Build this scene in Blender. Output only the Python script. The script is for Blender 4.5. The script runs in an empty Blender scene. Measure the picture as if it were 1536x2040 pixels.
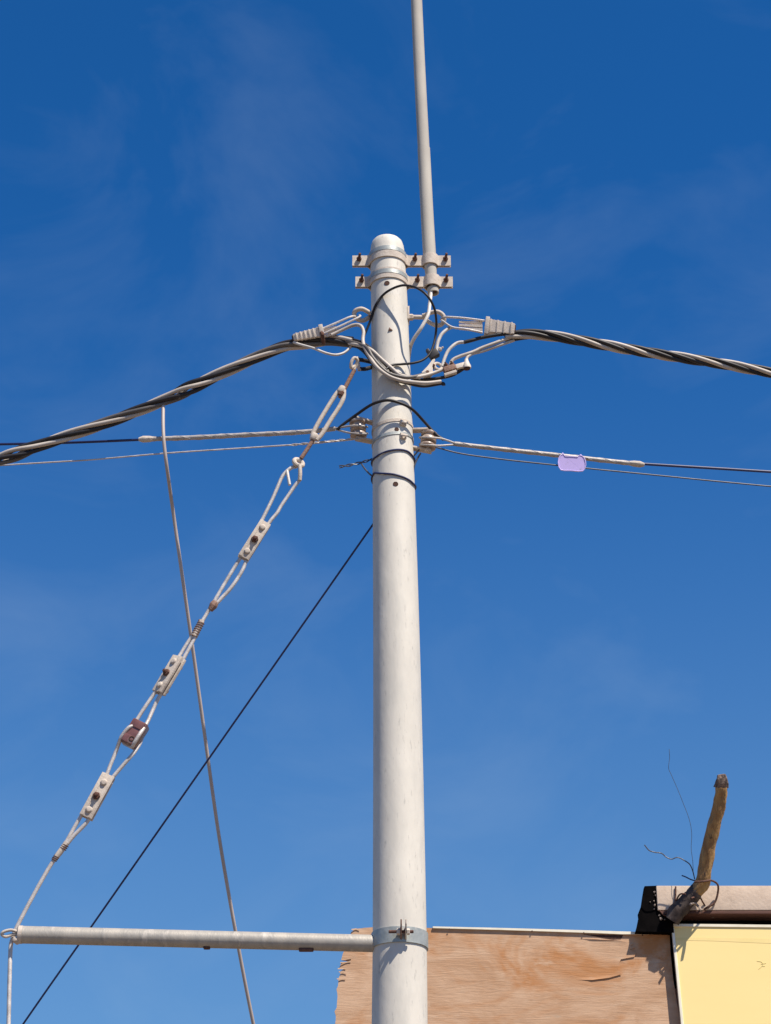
import bpy, bmesh, math, random
from mathutils import Vector, Matrix, noise
R = math.radians
random.seed(7)
sc = bpy.context.scene

# ------------------------------------------------------------------ camera
FPX = 4000.0                      # focal length in photograph pixels (1536 x 2040)
PITCH = R(28)
CAM = Vector((0, 0, 1.6))
cam_d = bpy.data.cameras.new('camera')
cam = bpy.data.objects.new('camera', cam_d)
sc.collection.objects.link(cam)
cam.location = CAM
cam.rotation_euler = (R(90) + PITCH, 0, 0)
cam_d.sensor_fit = 'VERTICAL'
cam_d.sensor_height = 36
cam_d.lens = 36 * FPX / 2040
cam_d.clip_start = 0.05
cam_d.clip_end = 3000
sc.camera = cam

# ------------------------------------------------------------------ sky, sun, exposure
SUN = Vector((0.85, -1.0, 1.9)).normalized()      # towards the sun: behind the camera, to the right, high
SUN_EL = math.asin(SUN.z)
SUN_ROT = math.atan2(SUN.x, SUN.y)
world = bpy.data.worlds.new('World')
sc.world = world
world.use_nodes = True
wn, wl = world.node_tree.nodes, world.node_tree.links
bg = wn['Background']
sky = wn.new('ShaderNodeTexSky')
sky.sky_type = 'NISHITA'
sky.sun_disc = False
sky.sun_elevation = SUN_EL
sky.sun_rotation = SUN_ROT
sky.altitude = 3000
sky.air_density = 0.75
sky.dust_density = 0.25
sky.ozone_density = 10
hsv = wn.new('ShaderNodeHueSaturation')
hsv.inputs['Saturation'].default_value = 1.17
hsv.inputs['Hue'].default_value = 0.498
wl.new(sky.outputs[0], hsv.inputs['Color'])
# thin wisps of high cloud, the same all round the sky
tc = wn.new('ShaderNodeTexCoord')
mp = wn.new('ShaderNodeMapping')
mp.inputs['Rotation'].default_value = (0.3, 0.5, 0.5)
mp.inputs['Scale'].default_value = (4.2, 2.4, 7.5)
mp.inputs['Location'].default_value = (7.7, 2.0, 1.0)
wl.new(tc.outputs['Generated'], mp.inputs[0])
nz = wn.new('ShaderNodeTexNoise')
nz.inputs['Scale'].default_value = 1.6
nz.inputs['Detail'].default_value = 6
nz.inputs['Roughness'].default_value = 0.55
nz.inputs['Distortion'].default_value = 0.6
wl.new(mp.outputs[0], nz.inputs['Vector'])
cr = wn.new('ShaderNodeMapRange')
cr.inputs['From Min'].default_value = 0.50
cr.inputs['From Max'].default_value = 0.82
cr.inputs['To Min'].default_value = 0.0
cr.inputs['To Max'].default_value = 0.105
wl.new(nz.outputs['Fac'], cr.inputs['Value'])
mixc = wn.new('ShaderNodeMix')
mixc.data_type = 'RGBA'
mixc.inputs['B'].default_value = (2.3, 2.9, 3.5, 1)
wl.new(cr.outputs[0], mixc.inputs['Factor'])
# pale haze towards the horizon, the same all round
sep = wn.new('ShaderNodeSeparateXYZ')
wl.new(tc.outputs['Generated'], sep.inputs[0])
hz = wn.new('ShaderNodeMapRange')
hz.interpolation_type = 'SMOOTHERSTEP'
hz.inputs['From Min'].default_value = 0.66
hz.inputs['From Max'].default_value = -0.12
hz.inputs['To Min'].default_value = 0.0
hz.inputs['To Max'].default_value = 0.8
wl.new(sep.outputs['Z'], hz.inputs['Value'])
mixh = wn.new('ShaderNodeMix')
mixh.data_type = 'RGBA'
mixh.inputs['B'].default_value = (1.06, 1.72, 1.95, 1)
wl.new(hz.outputs[0], mixh.inputs['Factor'])
wl.new(hsv.outputs[0], mixh.inputs['A'])
wl.new(mixh.outputs['Result'], mixc.inputs['A'])
wl.new(mixc.outputs['Result'], bg.inputs['Color'])
bg.inputs['Strength'].default_value = 0.122

sun_d = bpy.data.lights.new('sun', 'SUN')
sun_d.energy = 4.0
sun_d.angle = R(0.53)
sun_d.color = (1.0, 0.92, 0.80)
sun = bpy.data.objects.new('sun', sun_d)
sc.collection.objects.link(sun)
sun.location = (6, -8, 20)
sun.rotation_euler = SUN.to_track_quat('Z', 'Y').to_euler()

sc.view_settings.view_transform = 'Standard'
sc.view_settings.look = 'None'
sc.view_settings.exposure = 0.82
sc.view_settings.gamma = 1
sc.view_settings.use_curve_mapping = False
sc.cycles.max_bounces = 6

# ------------------------------------------------------------------ geometry helpers
RT = Vector((1, 0, 0))
FW = Vector((0, math.cos(PITCH), math.sin(PITCH)))
UP = Vector((0, -math.sin(PITCH), math.cos(PITCH)))
def at(px, py, Y):
    """the point of the place at distance Y in front of the viewer that the photograph shows at px, py"""
    d = FW + RT * ((px - 768) / FPX) + UP * ((1020 - py) / FPX)
    return CAM + d * (Y / d.y)
def wpx(n, Y, py=1020):
    """a size of n photograph pixels at distance Y, in metres"""
    d = FW + UP * ((1020 - py) / FPX)
    return n * (Y / d.y) / FPX
def AL(lst, Y=None):
    return [at(*p) if len(p) == 3 else at(p[0], p[1], Y) for p in lst]

def catmull(pts, sub):
    if len(pts) < 3 or sub <= 1:
        if len(pts) == 2 and sub > 1:
            return [pts[0].lerp(pts[1], i / sub) for i in range(sub + 1)]
        return list(pts)
    out = []
    n = len(pts)
    for i in range(n - 1):
        p0, p1, p2 = pts[max(i - 1, 0)], pts[i], pts[i + 1]
        p3 = pts[min(i + 2, n - 1)]
        for k in range(sub):
            t = k / sub
            out.append(0.5 * ((2 * p1) + (p2 - p0) * t + (2 * p0 - 5 * p1 + 4 * p2 - p3) * t * t
                              + (3 * p1 - p0 - 3 * p2 + p3) * t ** 3))
    out.append(pts[-1].copy())
    return out
def frames(pts):
    n = len(pts)
    T = []
    for i in range(n):
        d = pts[min(i + 1, n - 1)] - pts[max(i - 1, 0)]
        T.append(d.normalized() if d.length > 1e-9 else (T[-1] if T else Vector((0, 0, 1))))
    a = Vector((0, 0, 1)) if abs(T[0].z) < 0.9 else Vector((0, -1, 0))
    N = (a - T[0] * a.dot(T[0])).normalized()
    out = []
    for t in T:
        N = (N - t * N.dot(t))
        N = N.normalized() if N.length > 1e-6 else t.orthogonal().normalized()
        out.append((t, N, t.cross(N)))
    return out
def tube(bm, pts, r, sub=6, n=10, caps=True, wob=0.0):
    """swept round bar through pts; r one radius or one per control point"""
    rs = r if isinstance(r, (list, tuple)) else None
    path = catmull([Vector(p) for p in pts], sub)
    m = len(path)
    fr = frames(path)
    rings = []
    for i, p in enumerate(path):
        if rs:
            u = i / (m - 1) * (len(rs) - 1)
            k = min(int(u), len(rs) - 2)
            rr = rs[k] + (rs[k + 1] - rs[k]) * (u - k)
        else:
            rr = r
        ring = []
        for j in range(n):
            a = 2 * math.pi * j / n
            q = rr
            if wob:
                q = rr * (1 + wob * noise.noise(Vector((p.x * 9 + math.cos(a), p.y * 9 + math.sin(a), p.z * 9)) * 2.0))
            ring.append(bm.verts.new(p + fr[i][1] * math.cos(a) * q + fr[i][2] * math.sin(a) * q))
        rings.append(ring)
    for i in range(m - 1):
        for j in range(n):
            k = (j + 1) % n
            bm.faces.new((rings[i][j], rings[i][k], rings[i + 1][k], rings[i + 1][j]))
    if caps:
        bm.faces.new(list(reversed(rings[0])))
        bm.faces.new(rings[-1])
    return bm
def ringtube(bm, c, ax, R0, r, n=24, m=8, squash=1.0, up=None):
    """closed torus about axis ax"""
    ax = ax.normalized()
    u = (up - ax * up.dot(ax)).normalized() if up is not None else ax.orthogonal().normalized()
    v = ax.cross(u)
    rings = []
    for i in range(n):
        a = 2 * math.pi * i / n
        d = u * math.cos(a) + v * math.sin(a) * squash
        dn = d.normalized()
        p = c + d * R0
        rings.append([bm.verts.new(p + dn * r * math.cos(b) + ax * r * math.sin(b))
                      for b in (2 * math.pi * j / m for j in range(m))])
    for i in range(n):
        for j in range(m):
            bm.faces.new((rings[i][j], rings[(i + 1) % n][j], rings[(i + 1) % n][(j + 1) % m], rings[i][(j + 1) % m]))
    return bm
def lathe(bm, c, ax, prof, n=24):
    """surface of revolution: prof = [(distance along ax, radius)]"""
    ax = ax.normalized()
    u = ax.orthogonal().normalized()
    v = ax.cross(u)
    rings = []
    for h, r in prof:
        if r < 1e-6:
            rings.append([bm.verts.new(c + ax * h)])
        else:
            rings.append([bm.verts.new(c + ax * h + (u * math.cos(a) + v * math.sin(a)) * r)
                          for a in (2 * math.pi * j / n for j in range(n))])
    for i in range(len(rings) - 1):
        A, B = rings[i], rings[i + 1]
        for j in range(n):
            k = (j + 1) % n
            f = [A[j % len(A)], A[k % len(A)], B[k % len(B)], B[j % len(B)]]
            f = list(dict.fromkeys(f))
            if len(f) > 2:
                bm.faces.new(f)
    for ring, fl in ((rings[0], True), (rings[-1], False)):
        if len(ring) > 2:
            bm.faces.new(list(reversed(ring)) if fl else ring)
    return bm
def box(bm, c, ax, ay, az, hx, hy, hz, bev=0.0):
    """box with centre c, axes and half sizes"""
    b = bmesh.new()
    vs = [b.verts.new(c + ax * (hx * i) + ay * (hy * j) + az * (hz * k)) for i in (-1, 1) for j in (-1, 1) for k in (-1, 1)]
    for f in ((0, 1, 3, 2), (4, 6, 7, 5), (0, 4, 5, 1), (2, 3, 7, 6), (0, 2, 6, 4), (1, 5, 7, 3)):
        b.faces.new([vs[i] for i in f])
    if bev:
        bmesh.ops.bevel(b, geom=list(b.edges), offset=bev, segments=2, affect='EDGES', profile=0.6)
    merge(bm, b)
    return bm
def merge(bm, b):
    mp_ = {}
    for v in b.verts:
        mp_[v] = bm.verts.new(v.co)
    for f in b.faces:
        bm.faces.new([mp_[v] for v in f.verts])
    b.free()
def prism(bm, poly, th, bev=0.0):
    """thick plate: poly = 3D outline (planar), th = extrusion vector"""
    b = bmesh.new()
    a = [b.verts.new(p) for p in poly]
    c = [b.verts.new(p + th) for p in poly]
    b.faces.new(a)
    b.faces.new(list(reversed(c)))
    n = len(poly)
    for i in range(n):
        k = (i + 1) % n
        b.faces.new((a[k], a[i], c[i], c[k]))
    if bev:
        bmesh.ops.bevel(b, geom=list(b.edges), offset=bev, segments=1, affect='EDGES')
    merge(bm, b)
    return bm
def strap(bm, path, hz, th, zdir=Vector((0, 0, 1))):
    """flat bar of height 2*hz and thickness th bent along path (in plan)"""
    n = len(path)
    rows = []
    for i in range(n):
        t = (path[min(i + 1, n - 1)] - path[max(i - 1, 0)]).normalized()
        nn = t.cross(zdir).normalized()
        rows.append([bm.verts.new(path[i] + nn * (th / 2 * s) + zdir * (hz * k)) for s, k in ((1, -1), (1, 1), (-1, 1), (-1, -1))])
    for i in range(n - 1):
        for j in range(4):
            k = (j + 1) % 4
            bm.faces.new((rows[i][j], rows[i][k], rows[i + 1][k], rows[i + 1][j]))
    bm.faces.new(list(reversed(rows[0])))
    bm.faces.new(rows[-1])
    return bm
def hexbolt(bm, p, d, r, h, shank_r=0, shank_l=0, n=6):
    lathe(bm, p, d, [(0, r), (h * 0.8, r), (h, r * 0.82)], n)
    if shank_l:
        lathe(bm, p + d.normalized() * (h * 0.9), d, [(0, shank_r), (shank_l, shank_r), (shank_l + 0.002, shank_r * 0.7)], 8)
    return bm

# ------------------------------------------------------------------ object helpers
COL = sc.collection
def link_mesh(name, bm, mat, origin, smooth=35):
    bmesh.ops.recalc_face_normals(bm, faces=list(bm.faces))
    me = bpy.data.meshes.new(name)
    for v in bm.verts:
        v.co -= origin
    bm.to_mesh(me)
    bm.free()
    me.materials.append(mat)
    me.polygons.foreach_set('use_smooth', [True] * len(me.polygons))
    if smooth:
        me.set_sharp_from_angle(angle=R(smooth))
    o = bpy.data.objects.new(name, me)
    COL.objects.link(o)
    return o
def tag(o, label, cat, group=None, kind=None):
    o['label'] = label
    o['category'] = cat
    if group:
        o['group'] = group
    if kind:
        o['kind'] = kind
    return o
def thing(name, label, cat, loc, group=None):
    o = bpy.data.objects.new(name, None)
    COL.objects.link(o)
    o.location = loc
    o.empty_display_size = 0.1
    o['org'] = tuple(loc)
    return tag(o, label, cat, group)
def part(name, bm, mat, parent, label=None, smooth=35):
    root = parent
    while root.parent:
        root = root.parent
    o = link_mesh(name, bm, mat, Vector(root.location), smooth)
    o.parent = parent
    if label:
        o['label'] = label
    return o
def solo(name, bm, mat, label, cat, loc=None, group=None, kind=None, smooth=35):
    if loc is None:
        co = [v.co for v in bm.verts]
        loc = Vector((sum(c.x for c in co) / len(co), sum(c.y for c in co) / len(co), min(c.z for c in co)))
    o = link_mesh(name, bm, mat, Vector(loc), smooth)
    o.location = loc
    return tag(o, label, cat, group, kind)
B = bmesh.new

# ------------------------------------------------------------------ materials
def pmat(name, c1, c2=None, scale=12, rough=0.6, metal=0.0, bump=0.0, bscale=60, stretch=(1, 1, 1),
         spot=None, spot_scale=20, spot_at=0.62, spot_w=0.08, spec=0.5, spot2=None, spot2_scale=5, spot2_at=0.6, spot2_w=0.1,
         lo=0.35, hi=0.65, stretch2=None):
    m = bpy.data.materials.new(name)
    m.use_nodes = True
    nt = m.node_tree
    N, L = nt.nodes, nt.links
    b = N['Principled BSDF']
    b.inputs['Roughness'].default_value = rough
    b.inputs['Metallic'].default_value = metal
    b.inputs['Specular IOR Level'].default_value = spec
    tcn = N.new('ShaderNodeTexCoord')
    mpn = N.new('ShaderNodeMapping')
    mpn.inputs['Scale'].default_value = stretch
    L.new(tcn.outputs['Object'], mpn.inputs[0])
    mp2 = mpn
    if stretch2:
        mp2 = N.new('ShaderNodeMapping')
        mp2.inputs['Scale'].default_value = stretch2
        L.new(tcn.outputs['Object'], mp2.inputs[0])
    def noise_ramp(src, sca, lo_, hi_, det=6, rgh=0.6):
        n = N.new('ShaderNodeTexNoise')
        n.inputs['Scale'].default_value = sca
        n.inputs['Detail'].default_value = det
        n.inputs['Roughness'].default_value = rgh
        L.new(src.outputs[0], n.inputs['Vector'])
        r = N.new('ShaderNodeMapRange')
        r.inputs['From Min'].default_value = lo_
        r.inputs['From Max'].default_value = hi_
        L.new(n.outputs['Fac'], r.inputs['Value'])
        return r.outputs[0]
    def mix(fac, a, c):
        x = N.new('ShaderNodeMix')
        x.data_type = 'RGBA'
        L.new(fac, x.inputs['Factor'])
        if hasattr(a, 'node'):
            L.new(a, x.inputs['A'])
        else:
            x.inputs['A'].default_value = (*a, 1)
        x.inputs['B'].default_value = (*c, 1)
        return x.outputs['Result']
    col = c1
    if c2:
        col = mix(noise_ramp(mpn, scale, lo, hi), col, c2)
    if spot2:
        col = mix(noise_ramp(mp2, spot2_scale, spot2_at, spot2_at + spot2_w), col, spot2)
    if spot:
        col = mix(noise_ramp(mp2, spot_scale, spot_at, spot_at + spot_w), col, spot)
    if hasattr(col, 'node'):
        L.new(col, b.inputs['Base Color'])
    else:
        b.inputs['Base Color'].default_value = (*col, 1)
    if bump:
        n = N.new('ShaderNodeTexNoise')
        n.inputs['Scale'].default_value = bscale
        n.inputs['Detail'].default_value = 5
        L.new(mpn.outputs[0], n.inputs['Vector'])
        bp = N.new('ShaderNodeBump')
        bp.inputs['Strength'].default_value = bump
        bp.inputs['Distance'].default_value = 0.004
        L.new(n.outputs['Fac'], bp.inputs['Height'])
        L.new(bp.outputs[0], b.inputs['Normal'])
    return m
M = {}
M['pole'] = pmat('painted_pole_concrete_grey', (0.625, 0.58, 0.505), (0.55, 0.51, 0.445), 7, 0.62, bump=0.25, bscale=40, stretch=(1, 1, 0.45),
                 spot=(0.40, 0.375, 0.335), spot_scale=46, spot_at=0.60, spot_w=0.12, spot2=(0.50, 0.47, 0.415), spot2_scale=9, spot2_at=0.48, spot2_w=0.25, stretch2=(1.6, 1.6, 0.4))
M['pipe'] = pmat('weathered_grey_pipe', (0.46, 0.425, 0.37), (0.37, 0.34, 0.30), 7, 0.8, spec=0.2, bump=0.15, bscale=60, stretch=(1, 1, 0.3))
M['galv'] = pmat('galvanised_steel', (0.40, 0.41, 0.38), (0.29, 0.31, 0.295), 22, 0.45, metal=0.3, bump=0.2, bscale=90, spot=(0.55, 0.52, 0.46), spot_scale=14, spot_at=0.55, spot_w=0.2)
M['dusty'] = pmat('dust_covered_steel', (0.56, 0.485, 0.41), (0.43, 0.36, 0.30), 30, 0.75, bump=0.3, bscale=120, spot=(0.2, 0.12, 0.08), spot_scale=45, spot_at=0.68, spot_w=0.08)
M['arm'] = pmat('dusty_galvanised_pipe', (0.42, 0.38, 0.325), (0.30, 0.28, 0.25), 9, 0.5, metal=0.15, bump=0.2, bscale=70, stretch=(2.2, 1, 1),
                spot=(0.52, 0.47, 0.41), spot_scale=8, spot_at=0.56, spot_w=0.12, stretch2=(2.5, 1, 1))
M['strand'] = pmat('grey_steel_strand', (0.64, 0.59, 0.555), (0.40, 0.36, 0.335), 22, 0.5, metal=0.2, bump=0.35, bscale=260)
M['grip'] = pmat('dull_grip_rods', (0.44, 0.40, 0.37), (0.30, 0.27, 0.25), 40, 0.55, metal=0.15, bump=0.3, bscale=200)
M['rust'] = pmat('rusty_iron', (0.13, 0.055, 0.035), (0.055, 0.024, 0.018), 60, 0.85, bump=0.5, bscale=160)
M['rustlight'] = pmat('light_rust', (0.28, 0.17, 0.125), (0.17, 0.09, 0.065), 70, 0.85, bump=0.5, bscale=160)
M['black'] = pmat('black_cable_sheath', (0.012, 0.011, 0.014), (0.03, 0.026, 0.026), 12, 0.5, spec=0.3)
M['dcable'] = pmat('dusty_black_cable', (0.13, 0.112, 0.10), (0.045, 0.04, 0.038), 5, 0.5, bump=0.15, bscale=150, lo=0.4, hi=0.7)
M['gcable'] = pmat('dusty_grey_and_sunlit_cable', (0.50, 0.435, 0.375), (0.36, 0.31, 0.265), 5, 0.55, bump=0.15, bscale=150)  # also the sunlit stripes painted into the twisted bundles
M['wcable'] = pmat('pale_cable', (0.62, 0.58, 0.53), (0.46, 0.42, 0.38), 20, 0.5, bump=0.15, bscale=150)
M['plastic'] = pmat('aged_cream_plastic', (0.70, 0.61, 0.52), (0.58, 0.50, 0.42), 35, 0.6, bump=0.25, bscale=150, spot=(0.22, 0.14, 0.1), spot_scale=50, spot_at=0.66, spot_w=0.1)
M['dropw'] = pmat('pale_drop_wire_sheath', (0.46, 0.385, 0.345), (0.38, 0.315, 0.28), 3, 0.5)
M['porcelain'] = pmat('dusty_porcelain', (0.46, 0.37, 0.30), (0.27, 0.19, 0.15), 26, 0.35, spec=0.6, bump=0.1)
M['brownporc'] = pmat('brown_glazed_porcelain', (0.20, 0.088, 0.075), (0.13, 0.055, 0.048), 26, 0.3, spec=0.6, spot=(0.42, 0.34, 0.29), spot_scale=18, spot_at=0.6, spot_w=0.15)
M['thin'] = pmat('thin_grey_wire', (0.10, 0.105, 0.125), (0.05, 0.055, 0.07), 30, 0.45, metal=0.2)
M['dark'] = pmat('dark_wire', (0.010, 0.017, 0.085), None, rough=0.5)
M['tag'] = pmat('lilac_plastic', (0.56, 0.44, 0.80), (0.48, 0.38, 0.68), 9, 0.4, spot=(0.40, 0.33, 0.5), spot_scale=40, spot_at=0.6, spot_w=0.1)
M['tagrim'] = pmat('lilac_plastic_rim', (0.62, 0.50, 0.86), None, rough=0.35)
M['hole'] = pmat('hole_shade_and_rust', (0.03, 0.012, 0.008), (0.09, 0.035, 0.02), 90, 0.9)  # rust tone that also paints the shade inside openings
M['tar'] = pmat('black_tar_and_recess_shade', (0.003, 0.0027, 0.003), (0.006, 0.005, 0.005), 18, 0.95, bump=0.5, bscale=40, spec=0.02)  # tar black, also painted on as the shade of the roof recess
M['conc'] = pmat('beige_concrete_fascia', (0.66, 0.52, 0.405), (0.54, 0.415, 0.32), 9, 0.85, bump=0.35, bscale=60, spot=(0.36, 0.28, 0.215), spot_scale=12, spot_at=0.6, spot_w=0.2)
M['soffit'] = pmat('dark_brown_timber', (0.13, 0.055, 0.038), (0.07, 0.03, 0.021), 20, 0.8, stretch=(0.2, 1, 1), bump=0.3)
M['post'] = pmat('weathered_wood_pole', (0.44, 0.265, 0.10), (0.24, 0.125, 0.05), 13, 0.85, bump=0.9, bscale=45, stretch=(1.8, 1.8, 0.25), spot=(0.05, 0.025, 0.015), spot_scale=22, spot_at=0.60, spot_w=0.08)
M['charred'] = pmat('charred_wood', (0.012, 0.008, 0.007), (0.26, 0.18, 0.14), 38, 0.9, bump=1.0, bscale=70)
M['stemshade'] = pmat('shaded_stripped_wood', (0.10, 0.072, 0.062), (0.03, 0.02, 0.017), 16, 0.85, bump=0.5, bscale=50, stretch=(1.5, 1.5, 0.5))  # stripped wood, darkened to paint in the shade on it
M['mortar'] = pmat('pale_mortar', (0.36, 0.29, 0.24), (0.16, 0.12, 0.10), 50, 0.9, bump=0.5)
M['frame_lit_edge'] = pmat('cream_frame_and_lit_edge', (0.80, 0.74, 0.60), (0.70, 0.64, 0.5), 10, 0.5)  # cream that also paints the sunlit edge of the plywood
M['brick'] = pmat('brick_wall_plaster', (0.42, 0.30, 0.22), (0.34, 0.23, 0.17), 6, 0.9, bump=0.5)
M['ground'] = pmat('sandy_street_ground', (0.19, 0.145, 0.105), (0.14, 0.11, 0.082), 0.6, 0.95, bump=0.4, bscale=8, spot=(0.11, 0.09, 0.07), spot_scale=0.25, spot_at=0.55, spot_w=0.2)

def sign_material():
    m = bpy.data.materials.new('yellow_painted_sheet')
    m.use_nodes = True
    N, L = m.node_tree.nodes, m.node_tree.links
    b = N['Principled BSDF']
    b.inputs['Roughness'].default_value = 0.5
    t = N.new('ShaderNodeTexCoord')
    mpn = N.new('ShaderNodeMapping')
    mpn.inputs['Scale'].default_value = (0.5, 1, 3)
    L.new(t.outputs['Object'], mpn.inputs[0])
    n = N.new('ShaderNodeTexNoise')
    n.inputs['Scale'].default_value = 3
    n.inputs['Detail'].default_value = 5
    L.new(mpn.outputs[0], n.inputs['Vector'])
    mx = N.new('ShaderNodeMix')
    mx.data_type = 'RGBA'
    mx.inputs['A'].default_value = (0.88, 0.68, 0.29, 1)
    mx.inputs['B'].default_value = (0.85, 0.64, 0.26, 1)
    L.new(n.outputs['Fac'], mx.inputs['Factor'])
    L.new(mx.outputs['Result'], b.inputs['Base Color'])
    return m
M['yellow'] = sign_material()

def plywood_material():
    m = bpy.data.materials.new('weathered_plywood')
    m.use_nodes = True
    N, L = m.node_tree.nodes, m.node_tree.links
    b = N['Principled BSDF']
    b.inputs['Roughness'].default_value = 0.75
    t = N.new('ShaderNodeTexCoord')
    def grain(scale, st, lo, hi, dist=0.0, det=8, rot=-4):
        mpn = N.new('ShaderNodeMapping')
        mpn.inputs['Scale'].default_value = st
        mpn.inputs['Rotation'].default_value = (0, R(rot), 0)
        L.new(t.outputs['Object'], mpn.inputs[0])
        n = N.new('ShaderNodeTexNoise')
        n.inputs['Scale'].default_value = scale
        n.inputs['Detail'].default_value = det
        n.inputs['Roughness'].default_value = 0.65
        n.inputs['Distortion'].default_value = dist
        L.new(mpn.outputs[0], n.inputs['Vector'])
        r = N.new('ShaderNodeMapRange')
        r.inputs['From Min'].default_value = lo
        r.inputs['From Max'].default_value = hi
        L.new(n.outputs['Fac'], r.inputs['Value'])
        return r.outputs[0], n.outputs['Fac']
    def mix(fac, a, c):
        x = N.new('ShaderNodeMix')
        x.data_type = 'RGBA'
        L.new(fac, x.inputs['Factor'])
        if hasattr(a, 'node'):
            L.new(a, x.inputs['A'])
        else:
            x.inputs['A'].default_value = (*a, 1)
        x.inputs['B'].default_value = (*c, 1)
        return x.outputs['Result']
    g1, _ = grain(1.9, (0.9, 1, 2.2), 0.36, 0.64, 1.6, 5, 14)
    col = mix(g1, (0.55, 0.355, 0.225), (0.43, 0.245, 0.135))
    g2, _ = grain(1.7, (1, 1, 1.7), 0.50, 0.66, 1.0, 4, 10)
    col = mix(g2, col, (0.42, 0.18, 0.06))
    g3, _ = grain(3.6, (1.1, 1, 2.4), 0.58, 0.78, 0.8)
    col = mix(g3, col, (0.57, 0.41, 0.285))
    g4, raw = grain(9, (0.8, 1, 7), 0.55, 0.78, 1.0)
    gk = N.new('ShaderNodeMath')
    gk.operation = 'MULTIPLY'
    gk.inputs[1].default_value = 0.55
    L.new(g4, gk.inputs[0])
    col = mix(gk.outputs[0], col, (0.33, 0.19, 0.11))
    g5, raw5 = grain(26, (0.55, 1, 16), 0.5, 0.7, 0.3)
    gm = N.new('ShaderNodeMath')
    gm.operation = 'MULTIPLY'
    gm.inputs[1].default_value = 0.28
    L.new(g5, gm.inputs[0])
    col = mix(gm.outputs[0], col, (0.36, 0.225, 0.15))
    g6, _ = grain(5.5, (0.6, 1, 2.2), 0.66, 0.80, 0.5, 4)
    col = mix(g6, col, (0.42, 0.31, 0.22))
    L.new(col, b.inputs['Base Color'])
    bp = N.new('ShaderNodeBump')
    bp.inputs['Strength'].default_value = 0.45
    bp.inputs['Distance'].default_value = 0.006
    L.new(raw, bp.inputs['Height'])
    L.new(bp.outputs[0], b.inputs['Normal'])
    return m
M['ply'] = plywood_material()
M['plyedge'] = pmat('raw_plywood_veneer', (0.54, 0.37, 0.245), (0.42, 0.27, 0.165), 12, 0.85, stretch=(0.4, 1, 4), bump=0.5, bscale=40)

# ================================================================== SETTING
g = B()
gs = 600
vs = [g.verts.new((x, y, 0)) for x, y in ((-gs, -gs), (gs, -gs), (gs, gs), (-gs, gs))]
g.faces.new(vs)
go = link_mesh('ground', g, M['ground'], Vector((0, 0, 0)))
go['kind'] = 'structure'
go['label'] = 'sandy street ground under the utility pole'

# ================================================================== UTILITY POLE
PY = 8.0
_axis = [(2040, 796, 112), (1880, 796.5, 108.5), (1500, 793, 99.5), (1250, 789.5, 92.5), (1000, 785, 85.5), (800, 780.5, 79.5), (600, 775.5, 73), (495, 771.5, 68.5)]
AX = []       # (z, x, radius)
for py, px, w in _axis:
    p = at(px, py, PY)
    AX.append((p.z, p.x, wpx(w, PY, py) / 2 * 0.995))
def axis_at(z):
    if z <= AX[0][0]:
        a, b = AX[0], AX[2]
    elif z >= AX[-1][0]:
        a, b = AX[-2], AX[-1]
    else:
        for i in range(len(AX) - 1):
            if AX[i][0] <= z <= AX[i + 1][0]:
                a, b = AX[i], AX[i + 1]
                break
    t = (z - a[0]) / (b[0] - a[0])
    return a[1] + (b[1] - a[1]) * t, a[2] + (b[2] - a[2]) * t
def on_pole(px, py, off=0.0):
    Y = PY - 0.1
    for _ in range(8):
        p = at(px, py, Y)
        x, r = axis_at(p.z)
        rr = r + off
        dy = math.sqrt(max(rr * rr - (p.x - x) ** 2, 1e-8))
        Y = PY - dy
    return at(px, py, Y)
def z_front(py, px=None):
    """height of the pole front seen at row py"""
    return on_pole(px or 785, py).z
TOPZ = at(772, 481, PY).z
base = Vector((axis_at(0)[0], PY, 0))
pole = thing('utility_pole', 'tall pale grey tapered utility pole carrying all the cables', 'utility pole', base)
b = B()
prof = []
zs = [0.0] + [0.35 * i for i in range(1, 60) if 0.35 * i < TOPZ - 0.14] + [TOPZ - 0.13]
n = 48
rings = []
def pole_ring(z, rs=1.0):
    x, r = axis_at(z)
    return [b.verts.new((x + math.cos(a) * r * rs, PY + math.sin(a) * r * rs, z)) for a in (2 * math.pi * j / n for j in range(n))]
for z in zs:
    rings.append(pole_ring(z))
for dz, rs in ((-0.06, 0.99), (-0.035, 0.965), (-0.014, 0.90), (-0.003, 0.80), (0.0, 0.5)):
    rings.append(pole_ring(TOPZ + dz, rs))
for i in range(len(rings) - 1):
    for j in range(n):
        k = (j + 1) % n
        b.faces.new((rings[i][j], rings[i][k], rings[i + 1][k], rings[i + 1][j]))
xt, _ = axis_at(TOPZ)
tv = b.verts.new((xt, PY, TOPZ + 0.002))
for j in range(n):
    b.faces.new((rings[-1][j], rings[-1][(j + 1) % n], tv))
part('shaft', b, M['pole'], pole, smooth=50)
for px, py, rr in ((771, 565, 4.6), (788, 965, 4.4), (790, 856, 3.6)):
    b = B()
    p = on_pole(px, py, -0.004)
    nrm = Vector((p.x - axis_at(p.z)[0], p.y - PY, 0)).normalized()
    r = wpx(rr, PY, py)
    ringtube(b, p + nrm * 0.004, nrm, r, 0.0022, 18, 6)
    lathe(b, p, nrm, [(0, r), (0.0052, r), (0.0055, 0)], 16)
    part('bolt_hole', b, M['hole'], pole)
b = B()
p = on_pole(777, 657, 0)
nrm = Vector((p.x - axis_at(p.z)[0], p.y - PY, 0)).normalized()
lathe(b, p - nrm * 0.002, nrm, [(0, 0.013), (0.006, 0.0125), (0.009, 0.007), (0.011, 0.0)], 3)
part('step_bolt_stub', b, M['rustlight'], pole, 'rusty triangular bolt stub')
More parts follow.
